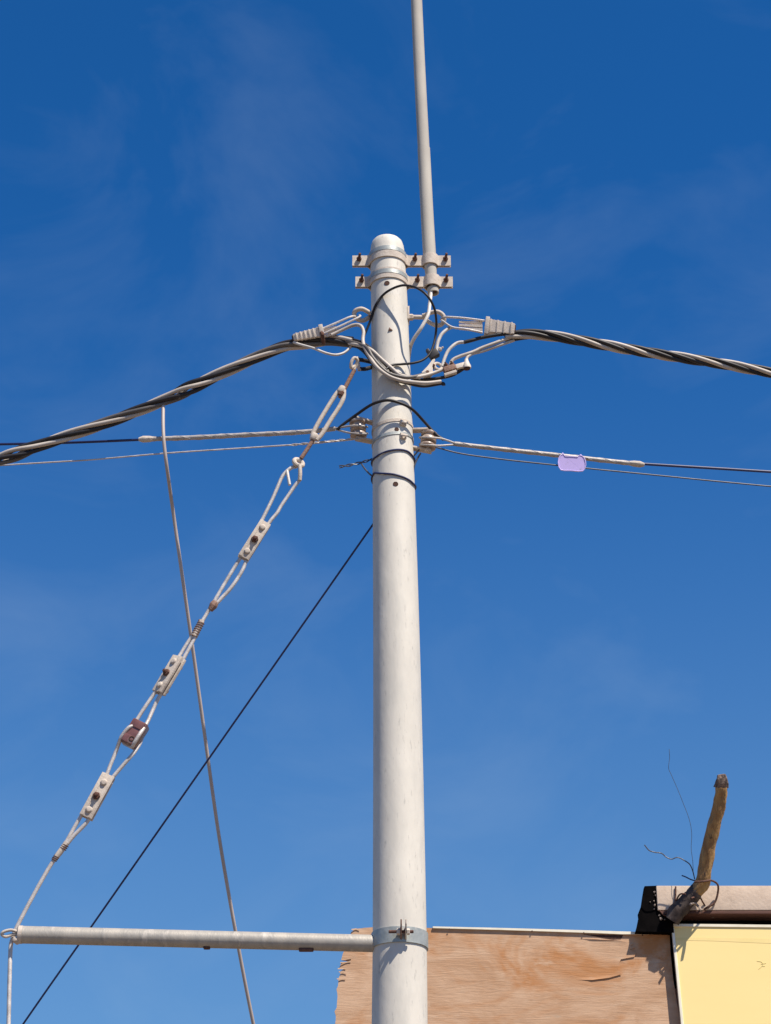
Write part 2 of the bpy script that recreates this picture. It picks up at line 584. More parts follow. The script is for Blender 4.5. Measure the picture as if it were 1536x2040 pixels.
def pole_band(name, py, hz_px, mat, off=0.0035, parent=None, label=None, px=None):
    """thin steel band all round the shaft"""
    b = B()
    z = z_front(py, px)
    h = wpx(hz_px, PY, py) / 2 / math.cos(R(30))
    x0, r0 = axis_at(z - h)
    x1, r1 = axis_at(z + h)
    prof = [(-h, r0), (-h, r0 + off), (h, r1 + off), (h, r1)]
    m = 48
    ring = []
    for dz, rr in prof:
        xx = axis_at(z + dz)[0]
        ring.append([b.verts.new((xx + math.cos(a) * rr, PY + math.sin(a) * rr, z + dz)) for a in (2 * math.pi * j / m for j in range(m))])
    for i in range(4):
        A_, C_ = ring[i], ring[(i + 1) % 4]
        for j in range(m):
            k = (j + 1) % m
            b.faces.new((A_[j], A_[k], C_[k], C_[j]))
    return part(name, b, mat, parent or pole, label)

# two bolted clamp brackets at the pole top, holding the mast pipe
PIPE = [(829.5, -260), (829.7, 0), (836.5, 150), (844.2, 300), (844.2, 296), (850.5, 420), (855.5, 505), (858.5, 545), (863, 585)]
PIPE[0] = (818, -260)
PW = [21.5, 22.5, 23, 23.5, 25, 25.5, 26, 23, 21]
def pipe_c(py):
    for i in range(len(PIPE) - 1):
        if PIPE[i][1] <= py <= PIPE[i + 1][1]:
            t = (py - PIPE[i][1]) / (PIPE[i + 1][1] - PIPE[i][1])
            return PIPE[i][0] + (PIPE[i + 1][0] - PIPE[i][0]) * t
def bracket(py, x0, x1, bolts, label):
    c = at(771, py, PY)
    z = c.z
    h = wpx(20, PY, py) / 2 / math.cos(R(34))
    ax_, r = axis_at(z)
    pc = at(pipe_c(py + 3), py, PY).x
    pr = wpx(13, PY, py)
    xl, xr = at(x0, py, PY).x, at(x1, py, PY).x
    root = thing('clamp_bracket', label, 'bracket', Vector((ax_, PY, z - h)), 'bolted brackets at the pole top')
    def side(s):
        th = 0.006
        gap = 0.006
        path = [Vector((xl, PY - s * gap, z))]
        rr = r + th / 2 + 0.0012
        a0 = math.asin(min(0.9, (gap + 0.012) / rr))
        path.append(Vector((ax_ - rr * math.cos(a0) - 0.012, PY - s * gap, z)))
        for i in range(25):
            a = a0 + (math.pi - 2 * a0) * i / 24
            path.append(Vector((ax_ - rr * math.cos(a), PY - s * rr * math.sin(a), z)))
        path.append(Vector((ax_ + rr * math.cos(a0) + 0.012, PY - s * gap, z)))
        pp = pr + th / 2 + 0.001
        a1 = math.asin(min(0.9, (gap + 0.004) / pp))
        path.append(Vector((pc - pp * math.cos(a1) - 0.006, PY - s * gap, z)))
        for i in range(15):
            a = a1 + (math.pi - 2 * a1) * i / 14
            path.append(Vector((pc - pp * math.cos(a), PY - s * pp * math.sin(a), z)))
        path.append(Vector((pc + pp * math.cos(a1) + 0.006, PY - s * gap, z)))
        path.append(Vector((xr, PY - s * gap, z)))
        b = B()
        strap(b, path, h, th)
        return b
    part('front_plate', side(1), M['dusty'], root, smooth=30)
    part('back_plate', side(-1), M['dusty'], root, smooth=30)
    for bx in bolts:
        b = B()
        p = at(bx, py + 1, PY)
        p.z = z
        p.y = PY + 0.030
        d = Vector((0.12, -1, 0.1)).normalized()
        lathe(b, p, d, [(0, 0.0065), (0.085, 0.0065), (0.087, 0.0045)], 10)
        lathe(b, p + d * 0.042, d, [(0, 0.0125), (0.011, 0.0125), (0.013, 0.010)], 6)
        lathe(b, p - d * 0.004, d, [(0, 0.0125), (0.009, 0.0125)], 6)
        part('bolt', b, M['rust'], root, smooth=25)
    return root
bracket(521, 702, 898, (713, 824, 885), 'upper dusty bolted bracket clamping the mast pipe to the pole top')
bracket(563, 708, 902, (718, 829, 886), 'lower dusty bolted bracket clamping the mast pipe just above its open end')
pole_band('steel_band', 495.5, 8, M['galv'], 0.0088)
pole_band('steel_band', 541, 8, M['galv'], 0.0088)

# mast pipe
pb = at(863, 585, PY)
pipe = thing('mast_pipe', 'thin pale steel pipe rising above the pole, bent slightly at a joint', 'pipe', pb)
b = B()
tube(b, [at(x, y, PY) for x, y in PIPE[:4]], [wpx(w, PY, y) / 2 for (x, y), w in zip(PIPE[:4], PW[:4])], 5, 20)
part('upper_tube', b, M['pipe'], pipe, smooth=40)
b = B()
low = PIPE[4:-1] + [(861, 566)]
tube(b, [at(x, y, PY) for x, y in low], [wpx(w, PY, y) / 2 for (x, y), w in zip(low, PW[4:])], 5, 20, caps=False)
part('lower_tube', b, M['pipe'], pipe, smooth=40)
b = B()
d = (at(863, 585, PY) - at(860.5, 565, PY)).normalized()
p = at(862.2, 575, PY)
r0 = wpx(10.3, PY, 575)
lathe(b, p, d, [(0, r0), (0, r0 * 1.1), (wpx(11, PY, 580), r0 * 1.1), (wpx(11, PY, 580), r0 * 0.86), (wpx(1, PY, 580), r0 * 0.84)], 24)
part('end_collar', b, M['pipe'], pipe)
b = B()
lathe(b, p, d, [(wpx(3, PY, 580), r0 * 0.8), (wpx(6.5, PY, 580), r0 * 0.82)], 24)
part('bore_shade_disc', b, M['hole'], pipe)  # dark disc painting the shade inside the pipe
b = B()
tube(b, AL([(861, 560, 7.995), (858.5, 586, 7.985), (856, 607, 7.97), (853, 627, 7.955), (840, 652, 7.95), (826, 673, 7.97), (818, 690, 8.0), (815, 708, 8.06), (812, 730, 8.11)]), wpx(3.6, PY, 620), 6, 10)
solo('mast_cable', b, M['wcable'], 'pale cable hanging out of the mast pipe and passing behind the pole', 'cable')

# ================================================================== EYE BOLTS
left_eye = thing('eye_bolt', 'pigtail eye bolt on the left of the pole holding the left cable clamp', 'eye bolt', at(735, 640, PY), 'eye bolts on the pole')
b = B()
z2 = lambda x, y: (560 + x / 7.68, 580 + y / 7.68)
tube(b, AL([(*z2(1370, 345), 7.99), (*z2(1300, 300), 7.975), (*z2(1225, 272), 7.965), (*z2(1140, 300), 7.97), (*z2(1118, 360), 7.98), (*z2(1160, 425), 7.99), (*z2(1240, 450), 8.0), (*z2(1310, 425), 8.005), (*z2(1370, 380), 8.01)]), wpx(4.6, PY, 628), 6, 12)
part('eye', b, M['dusty'], left_eye)
b = B()
tube(b, AL([(*z2(1355, 365), 8.0), (*z2(1450, 372), 8.0)]), wpx(6.5, PY, 628), 1, 12)
part('shank', b, M['rust'], left_eye)

right_eye = thing('eye_bolt', 'eye bolt with nut and washer on the right of the pole holding the right clamp', 'eye bolt', at(815, 640, PY), 'eye bolts on the pole')
z3 = lambda x, y: (720 + x / 6.4, 560 + y / 6.4)
b = B()
lathe(b, at(*z3(560, 458), 8.0), Vector((1, 0, -0.02)), [(0, 0.011), (at(*z3(850, 458), 8.0).x - at(*z3(560, 458), 8.0).x, 0.011)], 12)
part('shank', b, M['dusty'], right_eye)
b = B()
wp = at(*z3(598, 440), 8.0)
box(b, wp, RT, Vector((0, 1, 0)), Vector((0, 0, 1)), 0.005, 0.03, wpx(15, PY, 630), 0.0015)
part('washer_plate', b, M['dusty'], right_eye)
b = B()
hexbolt(b, at(*z3(612, 462), 8.0), RT, wpx(7.0, PY, 630), wpx(8, PY, 630))
part('nut', b, M['dusty'], right_eye, smooth=25)
b = B()
hexbolt(b, at(*z3(775, 450), 8.0), RT, wpx(6, PY, 630), wpx(10, PY, 630))
part('nut', b, M['dusty'], right_eye, smooth=25)
b = B()
tube(b, AL([(*z3(800, 440), 7.99), (*z3(880, 405), 7.975), (*z3(970, 392), 7.965), (*z3(1035, 430), 7.97), (*z3(1055, 490), 7.98), (*z3(1025, 550), 7.99), (*z3(960, 565), 8.0), (*z3(880, 535), 8.005), (*z3(810, 490), 8.01)]), wpx(4.4, PY, 630), 6, 12)
part('eye', b, M['dusty'], right_eye)

# ================================================================== TWISTED CABLES
def twisted(name, label, pts, Rb, rs, pitch, phase, mats, group, bulges=()):
    path = catmull([Vector(p) for p in pts], 26)
    fr = frames(path)
    root = thing(name, label, 'cable', path[len(path) // 2], group)
    s = 0.0
    S = [0.0]
    for i in range(1, len(path)):
        s += (path[i] - path[i - 1]).length
        S.append(s)
    up = Vector((0, 0, 1))
    for k, m in enumerate(mats):
        pl = []
        for i, p in enumerate(path):
            t = fr[i][0]
            nu = (up - t * up.dot(t)).normalized()
            nf = nu.cross(t)
            if nf.y > 0:
                nf = -nf
            w = Rb * (1 + 0.13 * noise.noise(Vector((S[i] * 2.2, k * 7.1, 3))))
            for q_ in bulges:
                w *= 1 + 0.42 * math.exp(-((p - q_).length / 0.075) ** 2)
            a = 2 * math.pi * (S[i] / pitch + k / len(mats)) + phase + 0.5 * noise.noise(Vector((S[i] * 1.4, 9, 1)))
            pl.append(p + nu * (math.cos(a) * w) + nf * (math.sin(a) * w))
        b = B()
        tube(b, pl, rs, 1, 10)
        part('strand', b, M[m], root, smooth=60)
    return root
LC = [(-2600, 1500, 8.9), (-1700, 1420, 8.6), (-900, 1230, 8.4), (-300, 1028, 8.2), (0, 916, 8.12), (100, 880, 8.11), (210, 843, 8.09), (330, 796, 8.07), (390, 768, 8.055), (480, 726, 8.035), (560, 692, 8.01), (610, 684, 8.0), (660, 678, 7.985), (702, 682, 7.97)]
twisted('twisted_cable', 'thick twisted bundle of dusty black cables sagging down to the left', AL(LC), wpx(7.4, PY, 800), wpx(4.5, PY, 800), 0.80, 0.6, ['gcable', 'black', 'dcable', 'gcable', 'black'], 'twisted cable bundles', [at(374, 776, 8.06), at(30, 905, 8.118)])  # pale strands paint the sunlit stripes, black ones the shaded parts
RC = [(1006, 672, 7.99), (1045, 666, 7.99), (1090, 668, 8.0), (1180, 683, 8.02), (1290, 702, 8.05), (1420, 722, 8.09), (1536, 742, 8.13), (1800, 786, 8.2), (2300, 860, 8.3), (3000, 930, 8.4)]
twisted('twisted_cable', 'thick twisted bundle of dusty black cables running off to the right', AL(RC), wpx(7.0, PY, 700), wpx(4.3, PY, 700), 0.62, 2.0, ['gcable', 'black', 'gcable', 'black', 'black'], 'twisted cable bundles')  # highlights painted as pale strands among black ones

# ================================================================== ANCHOR CLAMPS
def wedge_body(bm, A_, C_, hA, hC, dA, dC, upv, bev=0.003):
    """tapered block between A_ and C_"""
    t = (C_ - A_).normalized()
    u = (upv - t * upv.dot(t)).normalized()
    w = t.cross(u)
    b = bmesh.new()
    v = []
    for P_, h, dd in ((A_, hA, dA), (C_, hC, dC)):
        for i, k in ((-1, -1), (1, -1), (1, 1), (-1, 1)):
            v.append(b.verts.new(P_ + u * (h * i) + w * (dd * k)))
    for f in ((0, 3, 2, 1), (4, 5, 6, 7), (0, 1, 5, 4), (1, 2, 6, 5), (2, 3, 7, 6), (3, 0, 4, 7)):
        b.faces.new([v[i] for i in f])
    bmesh.ops.recalc_face_normals(b, faces=list(b.faces))
    if bev:
        bmesh.ops.bevel(b, geom=list(b.edges), offset=bev, segments=2, affect='EDGES')
    merge(bm, b)
def anchor_clamp(label, A_, C_, hA, hC, ribs, loc, ends, eyepts, wedges, collar):
    root = thing('anchor_clamp', label, 'cable clamp', loc, 'cable anchor clamps beside the pole')
    up = Vector((0, -0.3, 1))
    t = (C_ - A_).normalized()
    u = (up - t * up.dot(t)).normalized()
    w = t.cross(u)
    b = B()
    wedge_body(b, A_, C_, hA, hC, 0.020, 0.024, up)
    body = part('body', b, M['plastic'], root, smooth=30)
    for i in range(ribs):
        f = 0.12 + 0.72 * i / (ribs - 1)
        p = A_.lerp(C_, f)
        h = hA + (hC - hA) * f
        b = B()
        box(b, p, t, u, w, 0.0035, h + 0.0014, 0.0255, 0.0012)
        part('rib', b, M['plastic'], body)
    b = B()
    box(b, C_ - t * 0.006, t, u, w, 0.010, hC + 0.009, 0.030, 0.003)
    part('flange', b, M['plastic'], root)
    b = B()
    box(b, A_ - t * 0.001, t, u, w, 0.004, hA * 0.72, 0.014, 0.001)
    part('mouth_shade_block', b, M['hole'], root)  # dark block painting the shade of the open end
    for q in eyepts:
        b = B()
        tube(b, q, wpx(2.3, PY, 640), 6, 8)
        part('bail_wire', b, M['strand'], root)
    for q0, q1 in wedges:
        b = B()
        wedge_body(b, q0, q1, 0.0075, 0.005, 0.008, 0.006, up, 0.0015)
        part('wedge', b, M['plastic'], root)
    if collar:
        b = B()
        q0, q1 = collar
        tube(b, [q0, q0.lerp(q1, 0.5) + Vector((0, -0.03, 0)), q1], 0.010, 5, 8)
        part('strap', b, M['rust'], root)
    return root
zf = lambda x, y, Y: at(*z2(x, y), Y)
anchor_clamp('cream ribbed anchor clamp on the left cable, tilted up towards the pole',
             zf(185, 722, 7.97), zf(640, 632, 7.965), wpx(6.5, PY, 670), wpx(10.5, PY, 660), 6, zf(400, 770, 7.97), None,
             [[zf(600, 590, 7.95), zf(860, 480, 7.95), zf(1060, 395, 7.955), zf(1150, 390, 7.98)],
              [zf(660, 650, 7.945), zf(940, 520, 7.94), zf(1190, 400, 7.945), zf(1200, 370, 7.975)]],
             [(zf(660, 610, 7.965), zf(850, 545, 7.965)), (zf(720, 655, 7.955), zf(1010, 555, 7.955)), (zf(680, 690, 7.96), zf(800, 660, 7.96))],
             (zf(620, 640, 7.925), zf(650, 800, 7.95)))
z5 = lambda x, y, Y: at(880 + x / 2.3415, 600 + y / 2.3415, Y)
anchor_clamp('cream ribbed anchor clamp on the right cable, sunlit with dark underside',
             z5(340, 133, 7.97), z5(205, 118, 7.97), wpx(11, PY, 650), wpx(14, PY, 650), 4, z5(270, 170, 7.97), None,
             [[z5(200, 92, 7.95), z5(110, 80, 7.955), z5(20, 74, 7.96), z5(2, 80, 7.985)],
              [z5(190, 147, 7.945), z5(110, 130, 7.94), z5(50, 122, 7.945), z5(8, 95, 7.965), z5(-4, 85, 7.985)]],
             [(z5(190, 103, 7.965), z5(80, 97, 7.965)), (z5(190, 118, 7.955), z5(80, 113, 7.955)), (z5(190, 135, 7.96), z5(80, 128, 7.96))],
             None)

# ================================================================== JUMPERS ROUND THE POLE
def jumper(name, pts, wpx_, mat, label, group='jumper cables looping across the pole', cat='cable'):
    b = B()
    if group and group.startswith('jumper'):
        pts = [(p[0], p[1], p[2] + 0.03 * max(0.0, 1 - abs(p[0] - 780) / 55)) for p in pts]
    tube(b, AL(pts), wpx(wpx_ / 2, PY, 720), 6, 10)
    return solo(name, b, M[mat], label, cat, group=group, smooth=60)
jumper('jumper_cable', [(660, 668, 7.95), (697, 650, 7.95), (716, 648, 7.94), (724, 660, 7.93), (723, 679, 7.92), (729, 698, 7.89), (749, 729, 7.84), (772, 748, 7.82), (795, 757, 7.83), (820, 761, 7.87), (850, 763, 7.92), (878, 760, 7.95)], 7.4, 'gcable', 'outermost grey jumper cable sweeping under the others across the pole front')
jumper('jumper_cable', [(690, 680, 7.96), (712, 684, 7.94), (731, 693, 7.885), (743, 713, 7.86), (765, 737, 7.845), (783, 747, 7.84), (814, 752, 7.87), (845, 745, 7.93), (862, 733, 7.955)], 7.4, 'dcable', 'second jumper cable across the pole, ending at the pale forked connector')
jumper('jumper_cable', [(690, 684, 7.97), (716, 688, 7.93), (739, 697, 7.88), (759, 715, 7.865), (782, 735, 7.855), (799, 748, 7.86), (829, 751, 7.90), (861, 744, 7.94), (889, 734, 7.955), (915, 731, 7.96)], 7.4, 'gcable', 'pale jumper cable across the pole reaching the far connectors')
jumper('jumper_cable', [(694, 688, 7.985), (714, 692, 7.95), (730, 706, 7.905), (745, 727, 7.875), (768, 745, 7.865), (790, 757, 7.865), (815, 764, 7.90), (845, 769, 7.945), (880, 764, 7.965), (884, 768, 7.97)], 7.0, 'black', 'lowest black jumper cable sagging below the connectors')
jumper('jumper_cable', [(700, 676, 7.975), (722, 683, 7.925), (745, 700, 7.885), (762, 720, 7.87), (781, 738, 7.865), (796, 745, 7.87), (808, 749, 7.88), (818, 752, 7.91), (835, 757, 7.95), (852, 756, 7.96), (870, 754, 7.96), (900, 748, 7.96), (923, 735, 7.965)], 6.6, 'black', 'black jumper cable bowed beneath the row of connectors to the cone cap')
_b = B()
_lp = AL([(715, 692, 7.99), (724, 672, 7.975), (737, 641, 7.965)]) + [on_pole(743.5, 620, 0.006), on_pole(750, 605, 0.010)] + AL([(759, 592, 7.918), (770, 582, 7.895), (782, 575, 7.873), (795, 570, 7.855), (808, 568.5, 7.842), (829, 573, 7.828), (850, 588, 7.80), (864, 611, 7.83), (869, 636, 7.87), (868.5, 662, 7.93), (864, 686, 7.935), (856, 705, 7.93), (842, 717.5, 7.92), (822, 723.5, 7.91)]) + [on_pole(800, 725.5, 0.012), on_pole(783, 727, 0.012), on_pole(772, 733, 0.03), on_pole(762, 743, 0.045)]
tube(_b, _lp, wpx(2.45, PY, 720), 6, 10)
solo('loop_cable', _b, M['black'], 'thin black cable forming one big round loop in front of the pole', 'cable', smooth=60)
jumper('slack_cable', [(585, 682, 7.97), (600, 687, 7.95), (625, 694, 7.94), (648, 703, 7.935), (668, 707, 7.94), (685, 703, 7.955), (697, 693, 7.965), (702, 685, 7.975)], 5.2, 'wcable', 'thin pale slack cable curving below the left anchor clamp', None)
jumper('tap_cable', [(*z3(1150, 590), 7.965), (*z3(1100, 612), 7.96), (*z3(1030, 670), 7.955), (*z3(990, 740), 7.955), (*z3(968, 810), 7.955), (*z3(958, 890), 7.955)], 6.8, 'wcable', 'short pale tap cable dropping from the right clamp to the black connector', 'tap cables right of the pole')
jumper('tap_cable', [(1012, 664, 7.97), (985, 668, 7.965), (958, 673, 7.965), (940, 678, 7.96), (924, 682, 7.96)], 7.6, 'black', 'dark sleeved tap cable coming down from under the right clamp', 'tap cables right of the pole')
jumper('tap_cable', [(926, 681.5, 7.96), (912, 683, 7.96), (900, 691, 7.955), (891, 702, 7.955), (885, 716, 7.955), (881, 730, 7.955)], 6.8, 'wcable', 'pale bent tap cable continuing from the dark sleeve to the connectors', 'tap cables right of the pole')
jumper('tap_cable', [(1018, 672, 7.985), (990, 682, 7.975), (960, 693, 7.97), (945, 700, 7.965), (931, 705, 7.96), (916, 710, 7.96), (902, 717, 7.96), (896, 729, 7.96)], 6.8, 'gcable', 'long pale tap cable sloping from the twisted bundle down to the middle connector', 'tap cables right of the pole')
jumper('tap_cable', [(1024, 678, 7.995), (995, 688, 7.985), (964, 699, 7.98), (944, 704, 7.972), (936, 708, 7.965), (930, 714, 7.96), (929, 726, 7.958), (931, 735, 7.958)], 6.0, 'gcable', 'lowest tap cable sloping from the twisted bundle to the cone cap', 'tap cables right of the pole')
# connectors
def zc(x, y, Y):
    return at(*z3(x, y), Y)
k = thing('cable_connector', 'black tap connector with pale bolt beside the big loop', 'connector', zc(920, 1000, 7.945), 'cable connectors right of the pole')
b = B()
box(b, zc(920, 935, 7.945), Vector((0.85, 0, 0.5)).normalized(), Vector((0, 1, 0)), Vector((-0.5, 0, 0.85)).normalized(), wpx(10, PY, 705), 0.016, wpx(8, PY, 705), 0.004)
part('body', b, M['black'], k)
b = B()
hexbolt(b, zc(985, 880, 7.94), Vector((0.8, -0.2, 0.5)), 0.011, 0.014, 0.005, 0.012)
part('bolt', b, M['dusty'], k, smooth=25)
b = B()
box(b, zc(855, 905, 7.945), Vector((0.85, 0, 0.5)).normalized(), Vector((0, 1, 0)), Vector((-0.5, 0, 0.85)).normalized(), wpx(3, PY, 705), 0.012, wpx(6, PY, 705), 0.003)
part('jaw', b, M['black'], k)
k = thing('cable_connector', 'pale forked connector shaped like a shark fin under the loop', 'connector', zc(860, 1190, 7.95), 'cable connectors right of the pole')
b = B()
prism(b, [zc(x, y, 7.935) for x, y in ((765, 1160), (850, 1085), (900, 1000), (935, 985), (940, 1010), (905, 1080), (915, 1150), (880, 1190), (790, 1195))], Vector((0, 0.035, 0)), 0.002)
part('body', b, M['plastic'], k, smooth=30)
b = B()
hexbolt(b, zc(840, 1165, 7.935), Vector((0, -1, 0)), 0.009, 0.008)
part('bolt', b, M['rust'], k, smooth=25)
k = thing('cable_connector', 'ring shaped metal connector with dark opening beside the forked one', 'connector', zc(970, 1140, 7.95), 'cable connectors right of the pole')
b = B()
ringtube(b, zc(975, 1090, 7.95), Vector((0.4, -1, 0.2)), wpx(8, PY, 730), wpx(3.2, PY, 730), 22, 8)
part('ring', b, M['dusty'], k)
b = B()
hexbolt(b, zc(925, 1090, 7.945), Vector((-0.6, -0.7, 0.1)), 0.011, 0.012)
part('nut', b, M['rust'], k, smooth=25)
k = thing('cable_connector', 'rusty brown clamp connector in the middle of the tap cables', 'connector', zc(1120, 1190, 7.95), 'cable connectors right of the pole')
b = B()
box(b, zc(1125, 1125, 7.952), Vector((0.93, 0, 0.35)).normalized(), Vector((0, 1, 0)), Vector((-0.35, 0, 0.93)).normalized(), wpx(12.5, PY, 735), 0.017, wpx(6, PY, 735), 0.004)
part('body', b, M['rustlight'], k)
for dx, dy in ((1085, 1090), (1160, 1075)):
    b = B()
    hexbolt(b, zc(dx, dy, 7.95), Vector((-0.3, -0.3, 1)), 0.010, 0.014, 0.005, 0.008)
    part('bolt', b, M['rust'], k, smooth=25)
b = B()
box(b, zc(1135, 1185, 7.95), Vector((0.93, 0, 0.35)).normalized(), Vector((0, 1, 0)), Vector((-0.35, 0, 0.93)).normalized(), wpx(13, PY, 735), 0.014, wpx(3, PY, 735), 0.003)
part('lower_jaw', b, M['dusty'], k)
k = thing('cable_connector', 'pale cone capped connector at the right end of the connectors', 'connector', zc(1340, 1140, 7.95), 'cable connectors right of the pole')
b = B()
lathe(b, zc(1345, 1110, 7.95), Vector((-0.05, -0.1, 1)), [(0, wpx(8.5, PY, 733)), (wpx(4, PY, 733), wpx(8.5, PY, 733)), (wpx(15, PY, 733), wpx(4.5, PY, 733)), (wpx(20, PY, 733), wpx(3.5, PY, 733))], 16)
part('cap', b, M['plastic'], k)
b = B()
box(b, zc(1270, 1085, 7.952), Vector((0.9, 0, 0.3)).normalized(), Vector((0, 1, 0)), Vector((-0.3, 0, 0.9)).normalized(), wpx(11, PY, 733), 0.012, wpx(5, PY, 733), 0.003)
part('arm', b, M['plastic'], k)
b = B()
lathe(b, zc(1345, 1125, 7.95), Vector((-0.05, -0.1, 1)), [(0, wpx(6.5, PY, 733)), (wpx(3, PY, 733), wpx(7.2, PY, 733))], 12)
part('lower_seal', b, M['hole'], k)

# ================================================================== SPOOL RACKS
def spool_rack(label, top0, top1, bot0, bot1, sc_, ax, sr, sh, group):
    root = thing('spool_rack', label, 'insulator', (bot0 + bot1) / 2, group)
    for nm, p, q in (('upper_bar', top0, top1), ('lower_bar', bot0, bot1)):
        b = B()
        t = (q - p).normalized()
        w = Vector((0, 1, 0))
        u = w.cross(t).normalized()
        w = t.cross(u)
        box(b, (p + q) / 2, t, u, w, (q - p).length / 2, 0.0045, 0.018, 0.0012)
        part(nm, b, M['dusty'], root)
    b = B()
    p, q = top0, bot0
    t = (q - p).normalized()
    box(b, (p + q) / 2, t, RT, t.cross(RT).normalized(), (q - p).length / 2 + 0.004, 0.005, 0.019, 0.0012)
    part('back_bar', b, M['dusty'], root)
    ax = ax.normalized()
    b = B()
    prof = [(-1, .5), (-1, .86), (-.92, .98), (-.78, 1.0), (-.68, .94), (-.62, .70), (-.40, .66), (-.34, .84), (-.22, .93), (0, .95), (.22, .93), (.34, .84), (.40, .66), (.62, .70), (.68, .94), (.78, 1.0), (.92, .98), (1, .86), (1, .5)]
    lathe(b, sc_, ax, [(h * sh, r * sr) for h, r in prof], 28)
    part('spool', b, M['porcelain'], root, smooth=40)
    b = B()
    lathe(b, sc_ - ax * (sh + 0.018), ax, [(0, 0.007), (0.002, 0.009), (2 * sh + 0.034, 0.009), (2 * sh + 0.036, 0.006)], 10)
    hexbolt(b, sc_ + ax * (sh + 0.013), ax, 0.014, 0.009)
    hexbolt(b, sc_ - ax * (sh + 0.013), -ax, 0.013, 0.008)
    part('pin', b, M['dusty'], root, smooth=25)
    return root
z4 = lambda x, y, Y: at(640 + x / 5.486, 680 + y / 5.486, Y)
axl = Vector((0.06, 0.0, 1))
spool_rack('dusty ribbed spool insulator in its rack on the left of the pole',
           z4(572, 895, 8.0), z4(370, 838, 7.985), z4(570, 1100, 8.0), z4(375, 1062, 7.985), z4(402, 960, 7.985), Vector((-0.07, 0, 1)), wpx(17, PY, 855), wpx(17.5, PY, 855), 'spool insulators on the pole')
spool_rack('dusty ribbed spool insulator in its rack on the right of the pole',
           z4(985, 975, 8.0), z4(1180, 970, 7.985), z4(990, 1165, 8.0), z4(1200, 1205, 7.985), z4(1172, 1088, 7.985), Vector((0.14, 0.1, 1)), wpx(17, PY, 877), wpx(17.5, PY, 877), 'spool insulators on the pole')
# steel straps with buckles that hold the racks
st = thing('strap_pair', 'pair of steel straps with buckles binding the spool racks to the pole', 'strap', Vector((axis_at(z_front(858))[0], PY, z_front(858))))
for py in (837, 863):
    b = B()
    z = z_front(py)
    h = wpx(6.5, PY, py) / 2
    m_ = 48
    ring = []
    for dz, off in ((-h, 0.0005), (-h, 0.003), (h, 0.003), (h, 0.0005)):
        xx, rr = axis_at(z + dz)
        ring.append([b.verts.new((xx + math.cos(a) * (rr + off), PY + math.sin(a) * (rr + off), z + dz + 0.012 * math.cos(a))) for a in (2 * math.pi * j / m_ for j in range(m_))])
    for i in range(4):
        for j in range(m_):
            kk = (j + 1) % m_
            b.faces.new((ring[i][j], ring[i][kk], ring[(i + 1) % 4][kk], ring[(i + 1) % 4][j]))
    s1 = part('strap', b, M['galv'] if py > 850 else M['dusty'], st)
    b = B()
    p = on_pole(803, py + 6, 0.004)
    nrm = Vector((p.x - axis_at(p.z)[0], p.y - PY, 0)).normalized()
    t = nrm.cross(Vector((0, 0, 1)))
    box(b, p, t, nrm, Vector((0, 0, 1)), 0.015, 0.006, 0.014, 0.002)
    tube(b, [p + nrm * 0.004 + t * 0.012, p + nrm * 0.018 + t * 0.002 - Vector((0, 0, 0.006)), p + nrm * 0.010 - t * 0.018 + Vector((0, 0, 0.004))], 0.0045, 4, 8)
    part('buckle', b, M['dusty'], s1)

# arch cable between the two spools
jumper('arch_cable', [(672, 856, 7.98), (683, 846, 7.97), (709, 827, 7.95), (735, 809, 7.89), (753, 801, 7.862), (775, 797.5, 7.852), (800, 804, 7.86), (822, 816, 7.885), (846, 841, 7.94), (868, 865, 7.965), (884, 876, 7.97)], 5.8, 'black', 'black cable arching over the pole front between the two spool insulators', None)

# ================================================================== SERVICE WIRES
def service(name, label, grip, wire, legs, wg, ww, group, tip):
    root = thing(name, label, 'wire', at(*grip[0]), group)
    b = B()
    pts = AL(grip)
    path = catmull(pts, 8)
    tube(b, path, wpx(wg / 2, PY, 880), 1, 10)
    gripo = part('wrapped_grip', b, M['grip'], root, smooth=60)
    # the helical rods of the preformed grip
    fr = frames(path)
    S = [0]
    for i in range(1, len(path)):
        S.append(S[-1] + (path[i] - path[i - 1]).length)
    L_ = S[-1]
    rr = wpx(wg / 2, PY, 880)
    def pos(s):
        for i in range(len(S) - 1):
            if S[i] <= s <= S[i + 1]:
                f = (s - S[i]) / max(S[i + 1] - S[i], 1e-9)
                return path[i].lerp(path[i + 1], f), fr[i]
        return path[-1], fr[-1]
    for k in range(2):
        pl = []
        m_ = 150
        for i in range(m_ + 1):
            p, f = pos(L_ * i / m_)
            a = 2 * math.pi * (L_ * i / m_ / 0.22 + k / 2)
            pl.append(p + f[1] * math.cos(a) * rr * 0.82 + f[2] * math.sin(a) * rr * 0.82)
        b = B()
        tube(b, pl, rr * 0.30, 1, 6)
        part('rod', b, M['grip'], gripo, smooth=60)
    b = B()
    p, f = pos(L_)
    lathe(b, p - f[0] * 0.05, f[0], [(0, rr), (0.02, rr * 1.35), (0.05, rr * 1.45), (0.07, rr * 0.8)], 10)
    part('grip_end', b, M['dusty'], root)
    for lg in legs:
        b = B()
        tube(b, AL(lg), wpx(2.1, PY, 870), 6, 8)
        part('grip_loop', b, M['grip'], root)
    b = B()
    tube(b, AL(wire), wpx(ww / 2, PY, 880), 6, 8)
    part('conductor', b, M['dark'], root)
    return root
